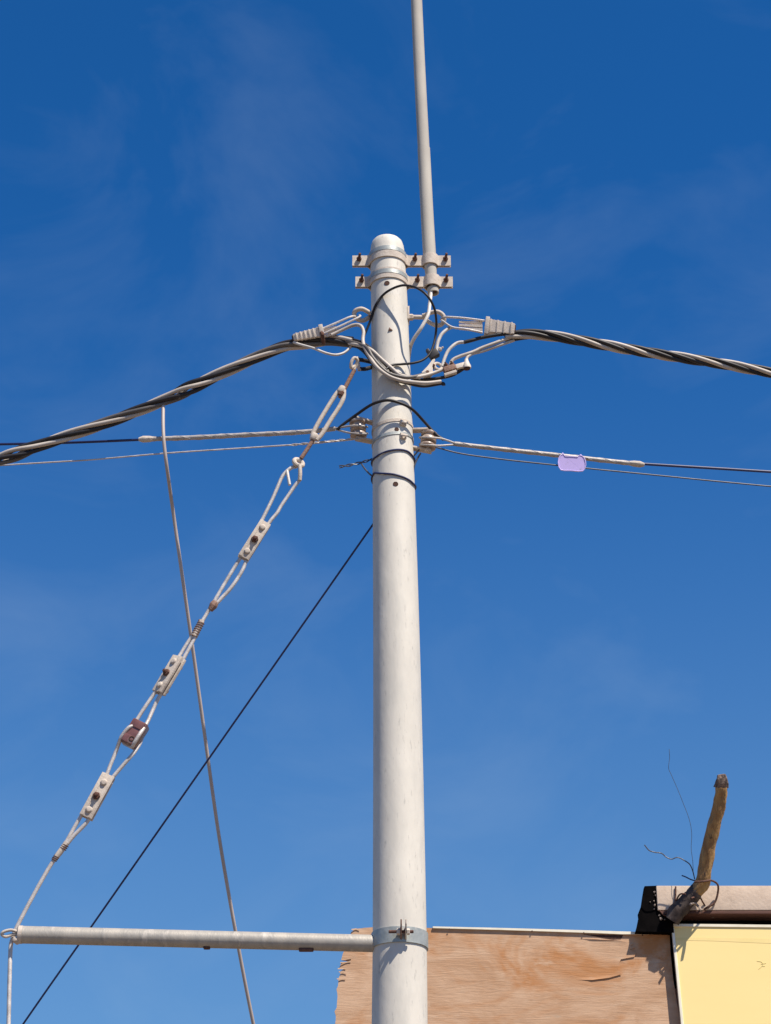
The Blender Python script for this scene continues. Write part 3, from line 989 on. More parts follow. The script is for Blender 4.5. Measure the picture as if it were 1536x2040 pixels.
service('service_wire', 'pale wrapped service wire running left from the left spool, its far half thin and dark',
        [(668, 854, 7.985), (600, 861, 8.0), (480, 867, 8.04), (380, 872, 8.08), (285, 875, 8.1)],
        [(300, 875, 8.1), (200, 879.5, 8.17), (100, 883, 8.24), (0, 885, 8.3), (-400, 893, 8.5), (-1500, 930, 8.8), (-2600, 985, 9.2)],
        [[(668, 853.5, 7.985), (688, 850, 7.965), (700, 848.5, 7.948), (714, 848, 7.94), (727, 849.5, 7.955), (732, 851, 7.985), (728, 850, 8.015)], [(670, 855.5, 7.99), (686, 860, 7.97), (700, 863, 7.95), (714, 864, 7.941), (727, 864, 7.955), (732, 864, 7.985), (728, 862, 8.015)]],
        9.5, 5.5, 'service wires from the spools', True)
service('service_wire', 'pale wrapped service wire running right from the right spool under the lilac tag',
        [(905, 884, 7.98), (1000, 895, 8.0), (1120, 908, 8.03), (1200, 917, 8.05), (1275, 925, 8.07)],
        [(1260, 923, 8.07), (1340, 928, 8.09), (1440, 934, 8.12), (1536, 940, 8.15), (1900, 962, 8.3), (2600, 1000, 8.5), (3200, 1020, 8.7)],
        [[(908, 884, 7.985), (890, 877, 7.97), (874, 873, 7.957), (857, 872, 7.941), (842, 871.5, 7.955), (836, 872, 7.985), (840, 870, 8.015)], [(908, 886, 7.99), (890, 887, 7.97), (874, 888, 7.955), (857, 887, 7.941), (842, 886, 7.955), (836, 885, 7.985), (840, 883, 8.015)]],
        9.0, 5.5, 'service wires from the spools', True)
jumper('stay_wire', [(727, 873, 7.975), (700, 876, 7.975), (660, 880, 7.985), (600, 885, 8.0), (480, 893, 8.04), (330, 903, 8.09), (180, 916, 8.17), (20, 926, 8.25), (-500, 960, 8.5), (-1600, 1060, 8.9)], 3.0, 'strand', 'fine grey wire running left just below the left service wire', 'fine wires beside the service wires', 'wire')
b = B()
def twist_pair(bm, pts, amp, per, r):
    path = catmull(AL(pts), 30)
    fr = frames(path)
    s = 0
    for k in range(2):
        s = 0
        pl = []
        for i, p in enumerate(path):
            if i:
                s += (p - path[i - 1]).length
            a = 2 * math.pi * (s / per + k / 2)
            pl.append(p + fr[i][1] * math.cos(a) * amp + fr[i][2] * math.sin(a) * amp)
        tube(bm, pl, r, 1, 6)
twist_pair(b, [(712, 874, 7.97), (680, 877, 7.975), (630, 882, 7.985), (575, 887, 8.0)], 0.0035, 0.085, 0.0026)
solo('wire_splice', b, M['strand'], 'twisted wire splice just left of the left spool insulator', 'wire')
jumper('stay_wire', [(848, 888, 7.98), (872, 892, 7.975), (920, 904, 7.98), (1000, 915, 8.0), (1120, 928, 8.03), (1300, 946, 8.08), (1536, 969, 8.14), (2000, 1010, 8.3), (2900, 1070, 8.6)], 3.0, 'thin', 'fine grey wire running right just below the right service wire', 'fine wires beside the service wires', 'wire')
tg = thing('plastic_tag', 'small lilac plastic tag clipped on the right service wire', 'tag', at(1139, 938, 8.02))
b = B()
y0 = 8.010
poly = [at(x, y, y0 + 0.010 * ((y - 905) / 33.0) ** 2) for x, y in ((1117, 907), (1122, 904.5), (1124, 907), (1126, 909), (1138, 909.5), (1151, 910.5), (1153, 908), (1155, 907), (1160, 908.5), (1164, 912), (1166.5, 919),
        (1167, 926), (1165, 934), (1161, 938.5), (1152, 939), (1138, 937.5), (1124, 937.5), (1117, 936), (1113, 930), (1112, 921), (1113.5, 912))]
prism(b, poly, Vector((0, 0.006, 0)), 0.001)
part('plate', b, M['tag'], tg)
b = B()
tube(b, [p + Vector((0, -0.0005, 0)) for p in poly] + [poly[0] + Vector((0, -0.0005, 0))], 0.0022, 1, 6)
part('rim', b, M['tagrim'], tg)
for cx in (1121, 1157):
    b = B()
    c = at(cx, 908.3 + (cx - 1121) * 0.09, 8.032)
    ringtube(b, c, RT, 0.0128, 0.003, 16, 6)
    part('clip', b, M['tagrim'], tg)

# thin wires wound round the pole
def pole_wire(name, pts, w, label, mat='dark', extra=None):
    b = B()
    pl = [on_pole(x, y, wpx(w / 2, PY, y) + 0.0005) for x, y in pts]
    # close the loop behind the pole
    a0, a1 = pl[0], pl[-1]
    back = []
    for i in range(1, 12):
        f = i / 12
        z = a1.z + (a0.z - a1.z) * f
        xx, rr = axis_at(z)
        th1 = math.atan2(a1.y - PY, a1.x - xx)
        th0 = math.atan2(a0.y - PY, a0.x - xx)
        while th0 < th1:
            th0 += 2 * math.pi
        th = th1 + (th0 - th1) * f
        back.append(Vector((xx + math.cos(th) * (rr + 0.004), PY + math.sin(th) * (rr + 0.004), z)))
    tube(b, pl + back + [pl[0]], wpx(w / 2, PY, 920), 4, 8)
    root = thing(name, label, 'wire', pl[0], 'wires wound round the pole')
    part('turn', b, M[mat], root)
    for e in (extra or []):
        b = B()
        if e[0] == 'twist':
            twist_pair(b, e[1], 0.0045, 0.08, 0.003)
        else:
            tube(b, AL(e[1]), wpx(1.7, PY, 920), 6, 8)
        part('tail', b, M['thin'], root)
    return root
pole_wire('bound_wire', [(744, 914), (755, 906), (768, 900), (782, 896.5), (797, 895.5), (812, 899), (821, 907)], 3.6, 'upper dark wire wound once round the pole, with a twisted tail', 'dark',
          [('twist', [(742, 915, 8.0), (728, 919, 7.99), (705, 925, 7.985), (676, 930, 7.98)]), ('tube', [(822, 910, 8.0), (828, 904, 7.99), (836, 895, 7.99), (843, 893, 7.985)])])
pole_wire('bound_wire', [(745, 942), (758, 943), (772, 943.5), (786, 945), (800, 949), (815, 956), (823, 963)], 3.8, 'lower dark wire wound once round the pole above a bolt hole', 'dark',
          [('tube', [(743, 949, 8.0), (736, 944, 7.99), (726, 933, 7.985), (719, 922, 7.985)]), ('tube', [(824, 960, 8.0), (824, 935, 7.985), (830, 917, 7.98), (838, 903, 7.98)])])

# ================================================================== DROP WIRES
b = B()
tube(b, AL([(325, 800, 8.075), (325, 815, 8.07), (325, 850, 8.06), (327, 885, 8.06), (333, 935, 8.10), (345, 1020, 8.25), (362, 1140, 8.35), (383, 1285, 8.5), (410, 1480, 8.7), (437, 1670, 8.9), (470, 1860, 9.1), (506, 2046, 9.3), (560, 2300, 9.6)]) + [Vector((-0.30, 10.4, 1.4)), Vector((-0.2, 10.9, 0.9))], wpx(3.7, 8.4, 1300), 6, 10)
solo('drop_wire', b, M['dropw'], 'pale drop wire hanging from the left cable bundle down past the strut arm', 'wire', smooth=60)
b = B()
pp = [at(740, 1049, 8.07), at(410, 1520, 8.55), at(175, 1856, 8.9), at(42, 2046, 9.1), at(-250, 2470, 9.6)]
xx, rr = axis_at(at(778, 990, 8.1).z)
tube(b, [at(778, 995, PY + rr + 0.004), pp[0]] + pp[1:], wpx(2.1, 8.4, 1500), 8, 8)
solo('stay_wire', b, M['dark'], 'straight dark wire slanting from behind the pole to the lower left', 'wire', smooth=60)

# ================================================================== GUY ASSEMBLY
# the guy lies in one vertical plane: from the pole eye out to the end of the strut arm
def gy(px):
    return 7.93 + 0.05 * (710 - px) / 690.0
def G(px, py, dy=0.0):
    return at(px, py, gy(px) + dy)
def GL(l, dy=0.0):
    return [G(p[0], p[1], (p[2] if len(p) > 2 else 0) + dy) for p in l]
hk = thing('guy_hook', 'dark forked hook plate on the pole holding the turnbuckle', 'hook', at(736, 733, PY))
for q in ([(742, 722, 8.0), (725, 718, 7.955), (711, 716, 7.93)], [(742, 731, 8.0), (728, 735, 7.955), (715, 735, 7.93)]):
    b = B()
    pts = AL(q)
    tube(b, pts, wpx(4.2, PY, 725), 5, 10)
    part('fork_arm', b, M['black'], hk)
b = B()
tube(b, AL([(711, 712, 7.93), (716, 738, 7.93)]), wpx(3.6, PY, 725), 1, 10)
part('cross_pin', b, M['dusty'], hk)

tb = thing('turnbuckle', 'cream open bodied turnbuckle with rusty threaded rods near the pole', 'turnbuckle', G(596, 930))
b = B()
tube(b, GL([(708, 728), (700, 733, -.01), (700, 722, -.02), (706, 713, -.02), (712, 718, -.01), (708, 730), (703, 742)]), wpx(3.4, PY, 725), 6, 10)
part('hook_eye', b, M['dusty'], tb)
b = B()
tube(b, GL([(706, 737), (695, 758), (683, 781), (677, 792)]), wpx(4.2, PY, 760), 2, 12)
part('upper_rod', b, M['rustlight'], tb)
for pts in ([(679, 775), (669, 786), (655, 808), (638, 836), (624, 862), (622, 872)], [(685, 776), (684, 793), (675, 812), (658, 838), (642, 864), (631, 877)]):
    b = B()
    tube(b, GL(pts), wpx(4.5, PY, 820), 5, 12)
    part('body_bar', b, M['dusty'], tb)
b = B()
dg = (G(623, 876) - G(683, 775)).normalized()
lathe(b, G(684, 771), dg, [(0, wpx(6, PY, 780)), (0.004, wpx(7, PY, 780)), (0.03, wpx(8, PY, 780)), (0.036, wpx(6.5, PY, 780))], 14)
part('body_end', b, M['dusty'], tb)
b = B()
lathe(b, G(629, 865), dg, [(0, wpx(6.5, PY, 870)), (0.006, wpx(8, PY, 870)), (0.03, wpx(7, PY, 870)), (0.034, wpx(6, PY, 870))], 14)
part('body_end', b, M['dusty'], tb)
b = B()
hexbolt(b, G(678, 788, -0.004), dg * -1, wpx(6.4, PY, 788), 0.022)
part('lock_nut', b, M['rust'], tb, smooth=25)
b = B()
tube(b, GL([(626, 872), (616, 889), (606, 904), (600, 913)]), wpx(4.2, PY, 890), 2, 12)
part('lower_rod', b, M['rustlight'], tb)
b = B()
ringtube(b, G(594.5, 922), Vector((0.5, -1, 0.3)), wpx(8.0, PY, 922), wpx(4.8, PY, 922), 22, 10, 1.15, Vector((0.5, 0, 1)))
part('rod_eye', b, M['dusty'], tb)

gw = thing('guy_wire', 'pale doubled steel guy wire slanting from the turnbuckle to the strut arm', 'guy wire', G(25, 1860))
SW = 4.0
def gstrand(pts, w=7.6, mat='strand', name='strand', label=None):
    b = B()
    tube(b, GL(pts), wpx(w / 2, PY, 1300), 5, 10)
    return part(name, b, M[mat], gw, label, 60)
gstrand([(597, 926, -.012), (598, 942, -.012), (597, 957, -.006)], 8.5, 'dusty', 'thimble')
gstrand([(590, 930, .012), (582, 931), (570, 940), (561, 952), (552, 973), (541, 998), (530, 1020), (520, 1040)])
gstrand([(572, 938, -.004), (574, 950, -.012), (577, 966, -.014)], 6.5, 'wcable', 'strand_end')
gstrand([(598, 955), (589, 966), (573, 989), (560, 1008), (552, 1022), (542, 1034), (533, 1046)])
gstrand([(478, 1113), (466, 1132), (446, 1165), (424, 1203)])
gstrand([(490, 1118), (484, 1134), (473, 1153), (458, 1174), (443, 1190), (428, 1206)])
gstrand([(424, 1207), (416, 1216), (408, 1229), (399, 1244)])
b = B()
tube(b, GL([(430, 1199), (425, 1207), (419, 1215)]), [wpx(6, PY, 1200), wpx(9, PY, 1200), wpx(6, PY, 1200)], 4, 12, wob=0.3)
part('binding', b, M['rustlight'], gw, 'rusty wire binding')
b = B()
tube(b, GL([(403, 1236), (395, 1251), (386, 1268)]), [wpx(5, PY, 1250), wpx(6.4, PY, 1250), wpx(7, PY, 1250)], 4, 12, wob=0.2)
part('binding', b, M['dusty'], gw)
def coil(p0, p1, r, turns, rw, mat, name='coil'):
    b = B()
    A_, C_ = G(*p0), G(*p1)
    t = (C_ - A_).normalized()
    u = t.orthogonal().normalized()
    w = t.cross(u)
    pl = [A_.lerp(C_, i / (turns * 12)) + (u * math.cos(i * math.pi / 6) + w * math.sin(i * math.pi / 6)) * r for i in range(turns * 12 + 1)]
    tube(b, pl, rw, 1, 6)
    part(name, b, M[mat], gw, smooth=60)
coil((402, 1238), (386, 1268), wpx(6.6, PY, 1250), 7, 0.0024, 'rustlight')
gstrand([(386, 1264), (374, 1280), (360, 1303), (352, 1316)])
gstrand([(390, 1266), (381, 1284), (369, 1306), (360, 1322)])
gstrand([(312, 1374), (303, 1388), (288, 1410), (274, 1432), (266, 1445)])
gstrand([(322, 1380), (312, 1398), (303, 1418), (293, 1440, -.012), (280, 1460, -.032), (268, 1479, -.032), (262, 1488, -.012), (255, 1478, .022), (262, 1450, .03), (272, 1436, .015)])
gstrand([(268, 1445, -.022), (256, 1450, -.03), (243, 1466, -.024), (237, 1480, -.012), (231, 1497), (222, 1519), (213, 1542)])
gstrand([(268, 1444, .02), (284, 1456, .03), (280, 1478, .022), (268, 1498, .005), (258, 1510), (243, 1527), (226, 1547), (222, 1553)])
gstrand([(168, 1615), (160, 1628), (146, 1652), (131, 1679)])
gstrand([(180, 1626), (173, 1638), (162, 1650), (148, 1664), (134, 1681)])
b = B()
tube(b, GL([(133, 1679), (120, 1697), (107, 1714)]), [wpx(6.5, PY, 1690), wpx(6, PY, 1690), wpx(5, PY, 1690)], 4, 12, wob=0.1)
part('binding', b, M['dusty'], gw)
coil((132, 1682), (125, 1692), wpx(6.2, PY, 1690), 3, 0.0022, 'rust')
coil((114, 1705), (107, 1714), wpx(5.4, PY, 1710), 3, 0.0022, 'rust')
gstrand([(110, 1710), (95, 1733), (68, 1781), (45, 1824), (33, 1848), (28, 1860), (24, 1873), (21, 1890), (19, 1950), (17, 2044)], 8.0)
b = B()
lp = G(17, 2044)
tube(b, [lp, Vector((lp.x - 0.02, lp.y, lp.z - 1.4)), Vector((lp.x - 0.04, lp.y, 0.0))], wpx(4, PY, 1300), 4, 10)
part('strand', b, M['strand'], gw, smooth=60)

def guy_clamp(label, p0, p1, width, tilt, bolts, side_bolt=False):
    A_, C_ = G(*p0), G(*p1)
    t = (C_ - A_).normalized()
    v = (CAM - A_).normalized()
    nf = (v - t * v.dot(t)).normalized()
    nf = (Matrix.Rotation(tilt, 3, t) @ nf).normalized()
    w = t.cross(nf)
    root = thing('guy_clamp', label, 'clamp', C_, 'three bolt clamps along the guy wire')
    hw = wpx(width / 2, PY, 1300)
    c = (A_ + C_) / 2
    hl = (C_ - A_).length / 2
    for s, nm in ((1, 'front_plate'), (-1, 'back_plate')):
        b = B()
        bb = bmesh.new()
        box(bb, c + nf * (0.0115 * s), t, w, nf, hl, hw, 0.0065, 0.0025)
        merge(b, bb)
        # raised grooves along the wires
        for q in (-1, 1):
            box(b, c + nf * (0.0155 * s) + w * (hw * 0.62 * q), t, w, nf, hl * 0.985, hw * 0.24, 0.0045, 0.002)
        part(nm, b, M['dusty'], root)
    for i, f in enumerate(bolts):
        b = B()
        p = A_.lerp(C_, f) + nf * 0.0175
        mid = i == 1
        if mid:
            hexbolt(b, p, nf, 0.0165, 0.013, 0.008, 0.014)
            bn = B()
            hexbolt(bn, p - nf * 0.035, -nf, 0.0125, 0.010)
        else:
            lathe(b, p, nf, [(0, 0.015), (0.004, 0.0145), (0.009, 0.010), (0.011, 0.0)], 14)
            bn = B()
            hexbolt(bn, p - nf * 0.035, -nf, 0.0145, 0.012, 0.008, 0.012)
        part('bolt', b, M['rust'] if mid else M['dusty'], root, smooth=30)
        part('nut', bn, M['rust'] if mid else M['dusty'], root, smooth=30)
    return root
guy_clamp('uppermost dusty bolted clamp on the guy wire, flat face to the viewer', (529, 1042), (484, 1113), 24, R(6), (0.16, 0.5, 0.83))
guy_clamp('middle bolted clamp on the guy wire, turned so both plates show', (358, 1310), (316, 1381), 26, R(48), (0.17, 0.5, 0.83))
guy_clamp('lowest and longest bolted clamp on the guy wire, below the brown insulator', (217, 1545), (171, 1629), 26, R(14), (0.2, 0.52, 0.84))

# brown porcelain strain insulator
def strain_insulator():
    A_, C_ = G(283, 1440), G(254, 1486)
    t = (C_ - A_).normalized()
    v = (CAM - A_).normalized()
    nf = (v - t * v.dot(t)).normalized()
    nf = (Matrix.Rotation(R(22), 3, t) @ nf).normalized()
    w = t.cross(nf)
    c = (A_ + C_) / 2
    root = thing('strain_insulator', 'brown glazed porcelain strain insulator block in the guy wire', 'insulator', C_)
    hl = (C_ - A_).length / 2
    hw = wpx(17, PY, 1460)
    b = B()
    box(b, c, t, w, nf, hl, hw, hw * 0.82, 0.012)
    body = part('body', b, M['brownporc'], root, smooth=40)
    for f_ in (-0.62, 0.62):
        b = B()
        box(b, c + t * (hl * f_) + nf * (hw * 0.80), t, w, nf, hl * 0.30, hw * 0.80, hw * 0.14, 0.004)
        part('raised_face', b, M['brownporc'], body)
    b = B()
    p = c + t * (hl * 0.55) + w * (-hw * 0.35) + nf * (hw * 0.9)
    ringtube(b, p, nf, 0.010, 0.004, 16, 8)
    lathe(b, p - nf * 0.002, nf, [(0, 0.009), (0.003, 0.009), (0.0035, 0)], 14)
    part('wire_hole', b, M['hole'], body)
strain_insulator()

# ================================================================== STRUT ARM
aL, aR = at(40, 1862, 7.965), at(760, 1880, 7.985)
arm = thing('strut_arm', 'horizontal grey pipe strut clamped to the pole, pushing out the guy wire', 'strut', aR)
b = B()
tube(b, [aL, aL.lerp(aR, 0.33), aL.lerp(aR, 0.66), aR], [wpx(17.3, PY, 1870), wpx(17.2, PY, 1870), wpx(17, PY, 1870), wpx(17, PY, 1870)], 5, 28)
part('pipe', b, M['arm'], arm, smooth=50)
for px, py, l in ((412, 1889.5, 7), (610, 1894, 15)):
    b = B()
    c = at(px, py - 2, 7.975)
    bb = bmesh.new()
    box(bb, c, RT, Vector((0, 1, 0)), Vector((0, 0, 1)), wpx(l, PY, py), 0.014, wpx(3.6, PY, py), 0.007)
    merge(b, bb)
    part('shaded_drip', b, M['rust'], arm)  # drips under the pipe, coloured dark to stand in for their shade
b = B()
tube(b, AL([(44, 1861, 7.965), (24, 1853, 7.95), (8, 1856, 7.945), (4, 1862, 7.95), (12, 1866, 7.955), (26, 1862, 7.96), (42, 1864, 7.965)]), wpx(3.2, PY, 1860), 6, 10)
part('end_loop', b, M['dusty'], arm)
b = B()
lathe(b, at(33, 1874, 7.955), Vector((-0.3, -0.8, 0.2)), [(-0.012, 0.012), (0.004, 0.014), (0.016, 0.010), (0.02, 0.0)], 14)
part('end_knob', b, M['dusty'], arm)
b = B()
lathe(b, at(39, 1862, 7.965), (aL - aR), [(-0.012, wpx(17.9, PY, 1862)), (0.003, wpx(17.9, PY, 1862)), (0.006, wpx(15, PY, 1862)), (0.006, 0)], 28)
part('end_cap', b, M['dusty'], arm)
# clamp band with ears and bolt
zc_ = z_front(1861, 796)
hb = wpx(30, PY, 1860) / 2 / math.cos(R(16))
b = B()
m_ = 56
ring = []
for dz, off in ((-hb, 0.0005), (-hb, 0.006), (hb, 0.006), (hb, 0.0005)):
    xx, rr = axis_at(zc_ + dz)
    ring.append([b.verts.new((xx + math.cos(a) * (rr + off), PY + math.sin(a) * (rr + off), zc_ + dz)) for a in (2 * math.pi * j / m_ for j in range(m_))])
for i in range(4):
    for j in range(m_):
        kk = (j + 1) % m_
        b.faces.new((ring[i][j], ring[i][kk], ring[(i + 1) % 4][kk], ring[(i + 1) % 4][j]))
part('clamp_band', b, M['galv'], arm, smooth=30)
for px, s, lift in ((800.5, -1, 0.0), (807, 1, 0.0)):
    b = B()
    p = on_pole(px, 1862, 0.004)
    poly = [Vector((p.x, p.y + 0.008, zc_ - hb * 0.9)), Vector((p.x, p.y - 0.030, zc_ - hb * 0.35)), Vector((p.x, p.y - 0.066, zc_ + hb * 0.7)), Vector((p.x, p.y - 0.066, zc_ + hb * 1.3)),
            Vector((p.x, p.y - 0.02, zc_ + hb * 0.85)), Vector((p.x, p.y + 0.008, zc_ + hb * 0.9))]
    prism(b, poly, Vector((0.006 * s, 0, 0)), 0.001)
    part('clamp_ear', b, M['dusty'] if s > 0 else M['rustlight'], arm)
b = B()
p = on_pole(803, 1862, 0.004)
p = Vector((p.x, p.y - 0.026, zc_ + hb * 0.05))
lathe(b, p - RT * 0.058, RT, [(0, 0.005), (0.002, 0.0065), (0.098, 0.0065), (0.1, 0.004)], 10)
part('clamp_bolt', b, M['rust'], arm)
b = B()
hexbolt(b, p - RT * 0.012, -RT, 0.014, 0.014)
part('nut', b, M['dusty'], arm, smooth=25)
b = B()
hexbolt(b, p + RT * 0.016, RT, 0.013, 0.011)
part('bolt_head', b, M['dusty'], arm, smooth=25)

# ================================================================== BUILDING BEHIND
BY = 10.8           # plane of the plywood hoarding
hx0, hx1 = at(700, 1900, 11.1).x, 5.5
house = thing('roadside_building', 'low building behind the plywood and the yellow sign', 'building', Vector((2.6, 13.5, 0)))
ztop = at(1000, 1870, 11.1).z - 0.14
b = B()
box(b, Vector(((hx0 + 0.1 + hx1) / 2, 13.6, ztop / 2)), RT, Vector((0, 1, 0)), Vector((0, 0, 1)), (hx1 - hx0 - 0.1) / 2, 2.4, ztop / 2)
part('wall', b, M['brick'], house)
# roof slab edge over the sign
FY = 10.72
fx0 = at(1309, 1790, FY).x
z_hi, z_lo = at(1400, 1764, FY).z, at(1400, 1813, FY).z
b = B()
box(b, Vector(((fx0 + 5.2) / 2, FY + 0.04, (z_hi + z_lo) / 2)), RT, Vector((0, 1, 0)), Vector((0, 0, 1)), (5.2 - fx0) / 2, 0.04, (z_hi - z_lo) / 2, 0.006)
roof = part('fascia', b, M['conc'], house)
b = B()
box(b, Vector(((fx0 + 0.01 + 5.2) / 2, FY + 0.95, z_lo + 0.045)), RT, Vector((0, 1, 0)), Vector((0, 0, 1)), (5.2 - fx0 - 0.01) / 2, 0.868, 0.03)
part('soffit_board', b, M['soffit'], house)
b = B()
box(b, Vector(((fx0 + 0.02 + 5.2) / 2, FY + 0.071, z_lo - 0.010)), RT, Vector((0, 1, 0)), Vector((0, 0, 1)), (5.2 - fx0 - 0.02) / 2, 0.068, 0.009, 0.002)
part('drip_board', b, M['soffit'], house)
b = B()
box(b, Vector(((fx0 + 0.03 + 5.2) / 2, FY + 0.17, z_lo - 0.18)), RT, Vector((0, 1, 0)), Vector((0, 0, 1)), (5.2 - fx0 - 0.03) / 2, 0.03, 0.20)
part('recess_shade_board', b, M['tar'], house)  # black board standing in for the shade of the recess under the soffit
# torn tar felt hanging over the roof end
b = B()
poly = [at(*p, 10.735) for p in ((1284, 1765), (1311, 1764), (1315, 1790), (1322, 1818), (1341, 1838), (1343, 1858), (1266, 1856), (1270, 1842), (1274, 1826), (1272, 1818), (1279, 1802), (1281, 1783))]
prism(b, poly, Vector((0, 0.05, 0)), 0.002)
part('tar_felt', b, M['tar'], house, 'torn black tar felt over the roof end')
for px, py, s in ((1304, 1777, 5), (1306, 1784, 4), (1303, 1795, 3), (1305, 1803, 5), (1303, 1810, 3), (1314, 1823, 5), (1317, 1830, 6), (1324, 1832, 3), (1295, 1797, 2.5)):
    b = B()
    c = at(px, py, 10.73)
    r = wpx(s / 2, 10.7, 1800)
    lathe(b, c, Vector((random.uniform(-.4, .4), -1, random.uniform(-.4, .4))), [(-0.006, r), (0.001, r * 0.8), (0.003, 0)], 5)
    for v_ in b.verts:
        v_.co += Vector((random.uniform(-1, 1), 0, random.uniform(-1, 1))) * r * 0.45
    part('mortar_lump', b, M['mortar'], house)

# plywood hoarding
def jag(p0, p1, n_, amp, seed):
    rnd = random.Random(seed)
    out = []
    for i in range(n_):
        f = i / n_
        out.append((p0[0] + (p1[0] - p0[0]) * f + rnd.uniform(-amp, amp), p0[1] + (p1[1] - p0[1]) * f + rnd.uniform(-amp * .3, amp * .3)))
    return out
ply = thing('plywood_sheet', 'weathered brown plywood sheet with splintered left edge behind the pole', 'plywood', at(1000, 2300, BY))
outline = [(704, 1853), (708, 1849)] + jag((712, 1850), (742, 1847), 4, 1.0, 3) + [(742, 1847), (860, 1848.5), (1000, 1851.5), (1180, 1857), (1330, 1861)]
outline += [(1334, 1862), (1336, 1900), (1341, 1950), (1349, 2000), (1358, 2044), (1400, 2330)]
outline += [(655, 2330)] + jag((660, 2200), (667, 2040), 8, 2.0, 4) + jag((667, 2040), (670, 1990), 6, 2.2, 5) + jag((671, 1985), (677, 1935), 7, 2.4, 6)
outline += [(679, 1934), (686, 1931), (676, 1928), (680, 1918), (697, 1914.5), (680, 1911.5), (683, 1900), (690, 1884), (697, 1866), (699, 1858)]
b = B()
prism(b, [at(x, y, BY) for x, y in outline], Vector((0, 0.016, 0)))
part('sheet', b, M['ply'], ply, smooth=20)
# curling splinters on the left edge
for pts in ([(681, 1913), (690, 1911), (700, 1909)], [(679, 1919), (690, 1917), (699, 1916)], [(674, 1931), (682, 1930), (689, 1930)], [(672, 1951), (680, 1951), (688, 1951)], [(701, 1853), (708, 1851), (716, 1853)], [(676, 1937), (682, 1938), (690, 1940)]):
    b = B()
    q = AL(pts, BY - 0.004)
    q[0] = q[0] + Vector((-0.003, -0.008, 0.001))
    strap(b, catmull(q, 3), 0.0028, 0.002)
    part('splinter', b, M['plyedge'], ply)
# pale strip painting the sunlit top edge, then delaminated veneer
b = B()
prism(b, [at(x, y, BY - 0.012) for x, y in ((862, 1845.5), (1000, 1848.5), (1180, 1853.5), (1331, 1858), (1331, 1861), (1240, 1861), (1180, 1858.5), (1000, 1852.5), (862, 1849))], Vector((0, 0.011, 0)), 0.001)
part('sunlit_top_edge', b, M['frame_lit_edge'], ply)
b = B()
# rows of the loose layer: (left x, right x, y); its left side lies flush, its right side curls off the sheet
rows_ = [(1120, 1182, 1871), (1118, 1236, 1874), (1116, 1246, 1877), (1116, 1262, 1880), (1116, 1256, 1884), (1116, 1266, 1888), (1116, 1254, 1892), (1116, 1268, 1897), (1116, 1264, 1906), (1116, 1237, 1911),
         (1116, 1233, 1920), (1116, 1231, 1931), (1116, 1238, 1941), (1120, 1213, 1948), (1124, 1180, 1952)]
grid = []
for x0, x1, y in rows_:
    r_ = []
    for i in range(9):
        f = i / 8
        r_.append(at(x0 + (x1 - x0) * f, y, BY + 0.002 - 0.0035 * f - 0.0045 * f ** 3))
    grid.append(r_)
fr_ = [[b.verts.new(p) for p in r_] for r_ in grid]
bk_ = [[b.verts.new(p + Vector((0, 0.0025, 0))) for p in r_] for r_ in grid]
for i in range(len(grid) - 1):
    for j in range(8):
        b.faces.new((fr_[i][j], fr_[i][j + 1], fr_[i + 1][j + 1], fr_[i + 1][j]))
        b.faces.new((bk_[i][j], bk_[i + 1][j], bk_[i + 1][j + 1], bk_[i][j + 1]))
    b.faces.new((fr_[i][8], bk_[i][8], bk_[i + 1][8], fr_[i + 1][8]))
part('peeling_veneer', b, M['ply'], ply, 'loose veneer layer peeling off at the upper right', smooth=30)
b = B()
prism(b, [at(x, y, BY - 0.002) for x, y in ((1160, 1861), (1241, 1863), (1238, 1870), (1222, 1871), (1200, 1868))], Vector((0, 0.0015, 0)))
part('split', b, M['hole'], ply)
# bolts of the sheet: nails along the top
for px, py in ((1163, 1858.5), (895, 1851), (1060, 1855), (1280, 1863)):
    b = B()
    lathe(b, at(px, py, BY - 0.013), Vector((0, -1, 0.1)), [(0, 0.004), (0.002, 0.004), (0.003, 0)], 8)
    part('nail', b, M['rust'], ply)

# yellow sign board
SY = 10.745
sg = thing('sign_board', 'pale yellow blank sign board with cream frame at the lower right corner', 'sign board', at(1500, 2300, SY))
c0, c1 = (1338, 1840.5), (1990, 1848)
b = B()
prism(b, [at(x, y, SY) for x, y in ((1343, 1846), (1990, 1853), (2010, 2330), (1390, 2330))], Vector((0, 0.012, 0)))
part('panel', b, M['yellow'], sg)
b = B()
prism(b, [at(x, y, SY - 0.006) for x, y in ((1338, 1840), (1990, 1847), (1990, 1852.5), (1338, 1845.5))], Vector((0, 0.022, 0)), 0.001)
part('frame_rail', b, M['frame_lit_edge'], sg)
b = B()
prism(b, [at(x, y, SY - 0.0055) for x, y in ((1338, 1846), (1343.0, 1846), (1391, 2330), (1385, 2330))], Vector((0, 0.022, 0)), 0.001)
part('frame_rail', b, M['frame_lit_edge'], sg)
# seam and faint scribble on the sheet
M['seam'] = pmat('greenish_stain', (0.78, 0.61, 0.24), (0.83, 0.63, 0.265), 14, 0.6, stretch=(0.5, 1, 1))
b = B()
prism(b, [at(x, y, SY - 0.0008) for x, y in ((1346, 1868), (1420, 1867.5), (1536, 1870), (1900, 1880), (1900, 1889), (1536, 1879.5), (1420, 1874.5), (1346, 1873))], Vector((0, 0.0006, 0)))
part('seam_strip', b, M['seam'], sg)
M['ink'] = pmat('faded_green_ink', (0.62, 0.50, 0.19), None, rough=0.6)
for pts in ([(1508, 1915), (1516, 1916), (1520, 1921), (1516, 1927), (1511, 1931)], [(1516, 1921), (1526, 1919)], [(1519, 1925), (1524, 1925)]):
    b = B()
    tube(b, AL(pts, SY - 0.0002), wpx(0.55, SY, 1920), 4, 6)
    part('scribble', b, M['ink'], sg)

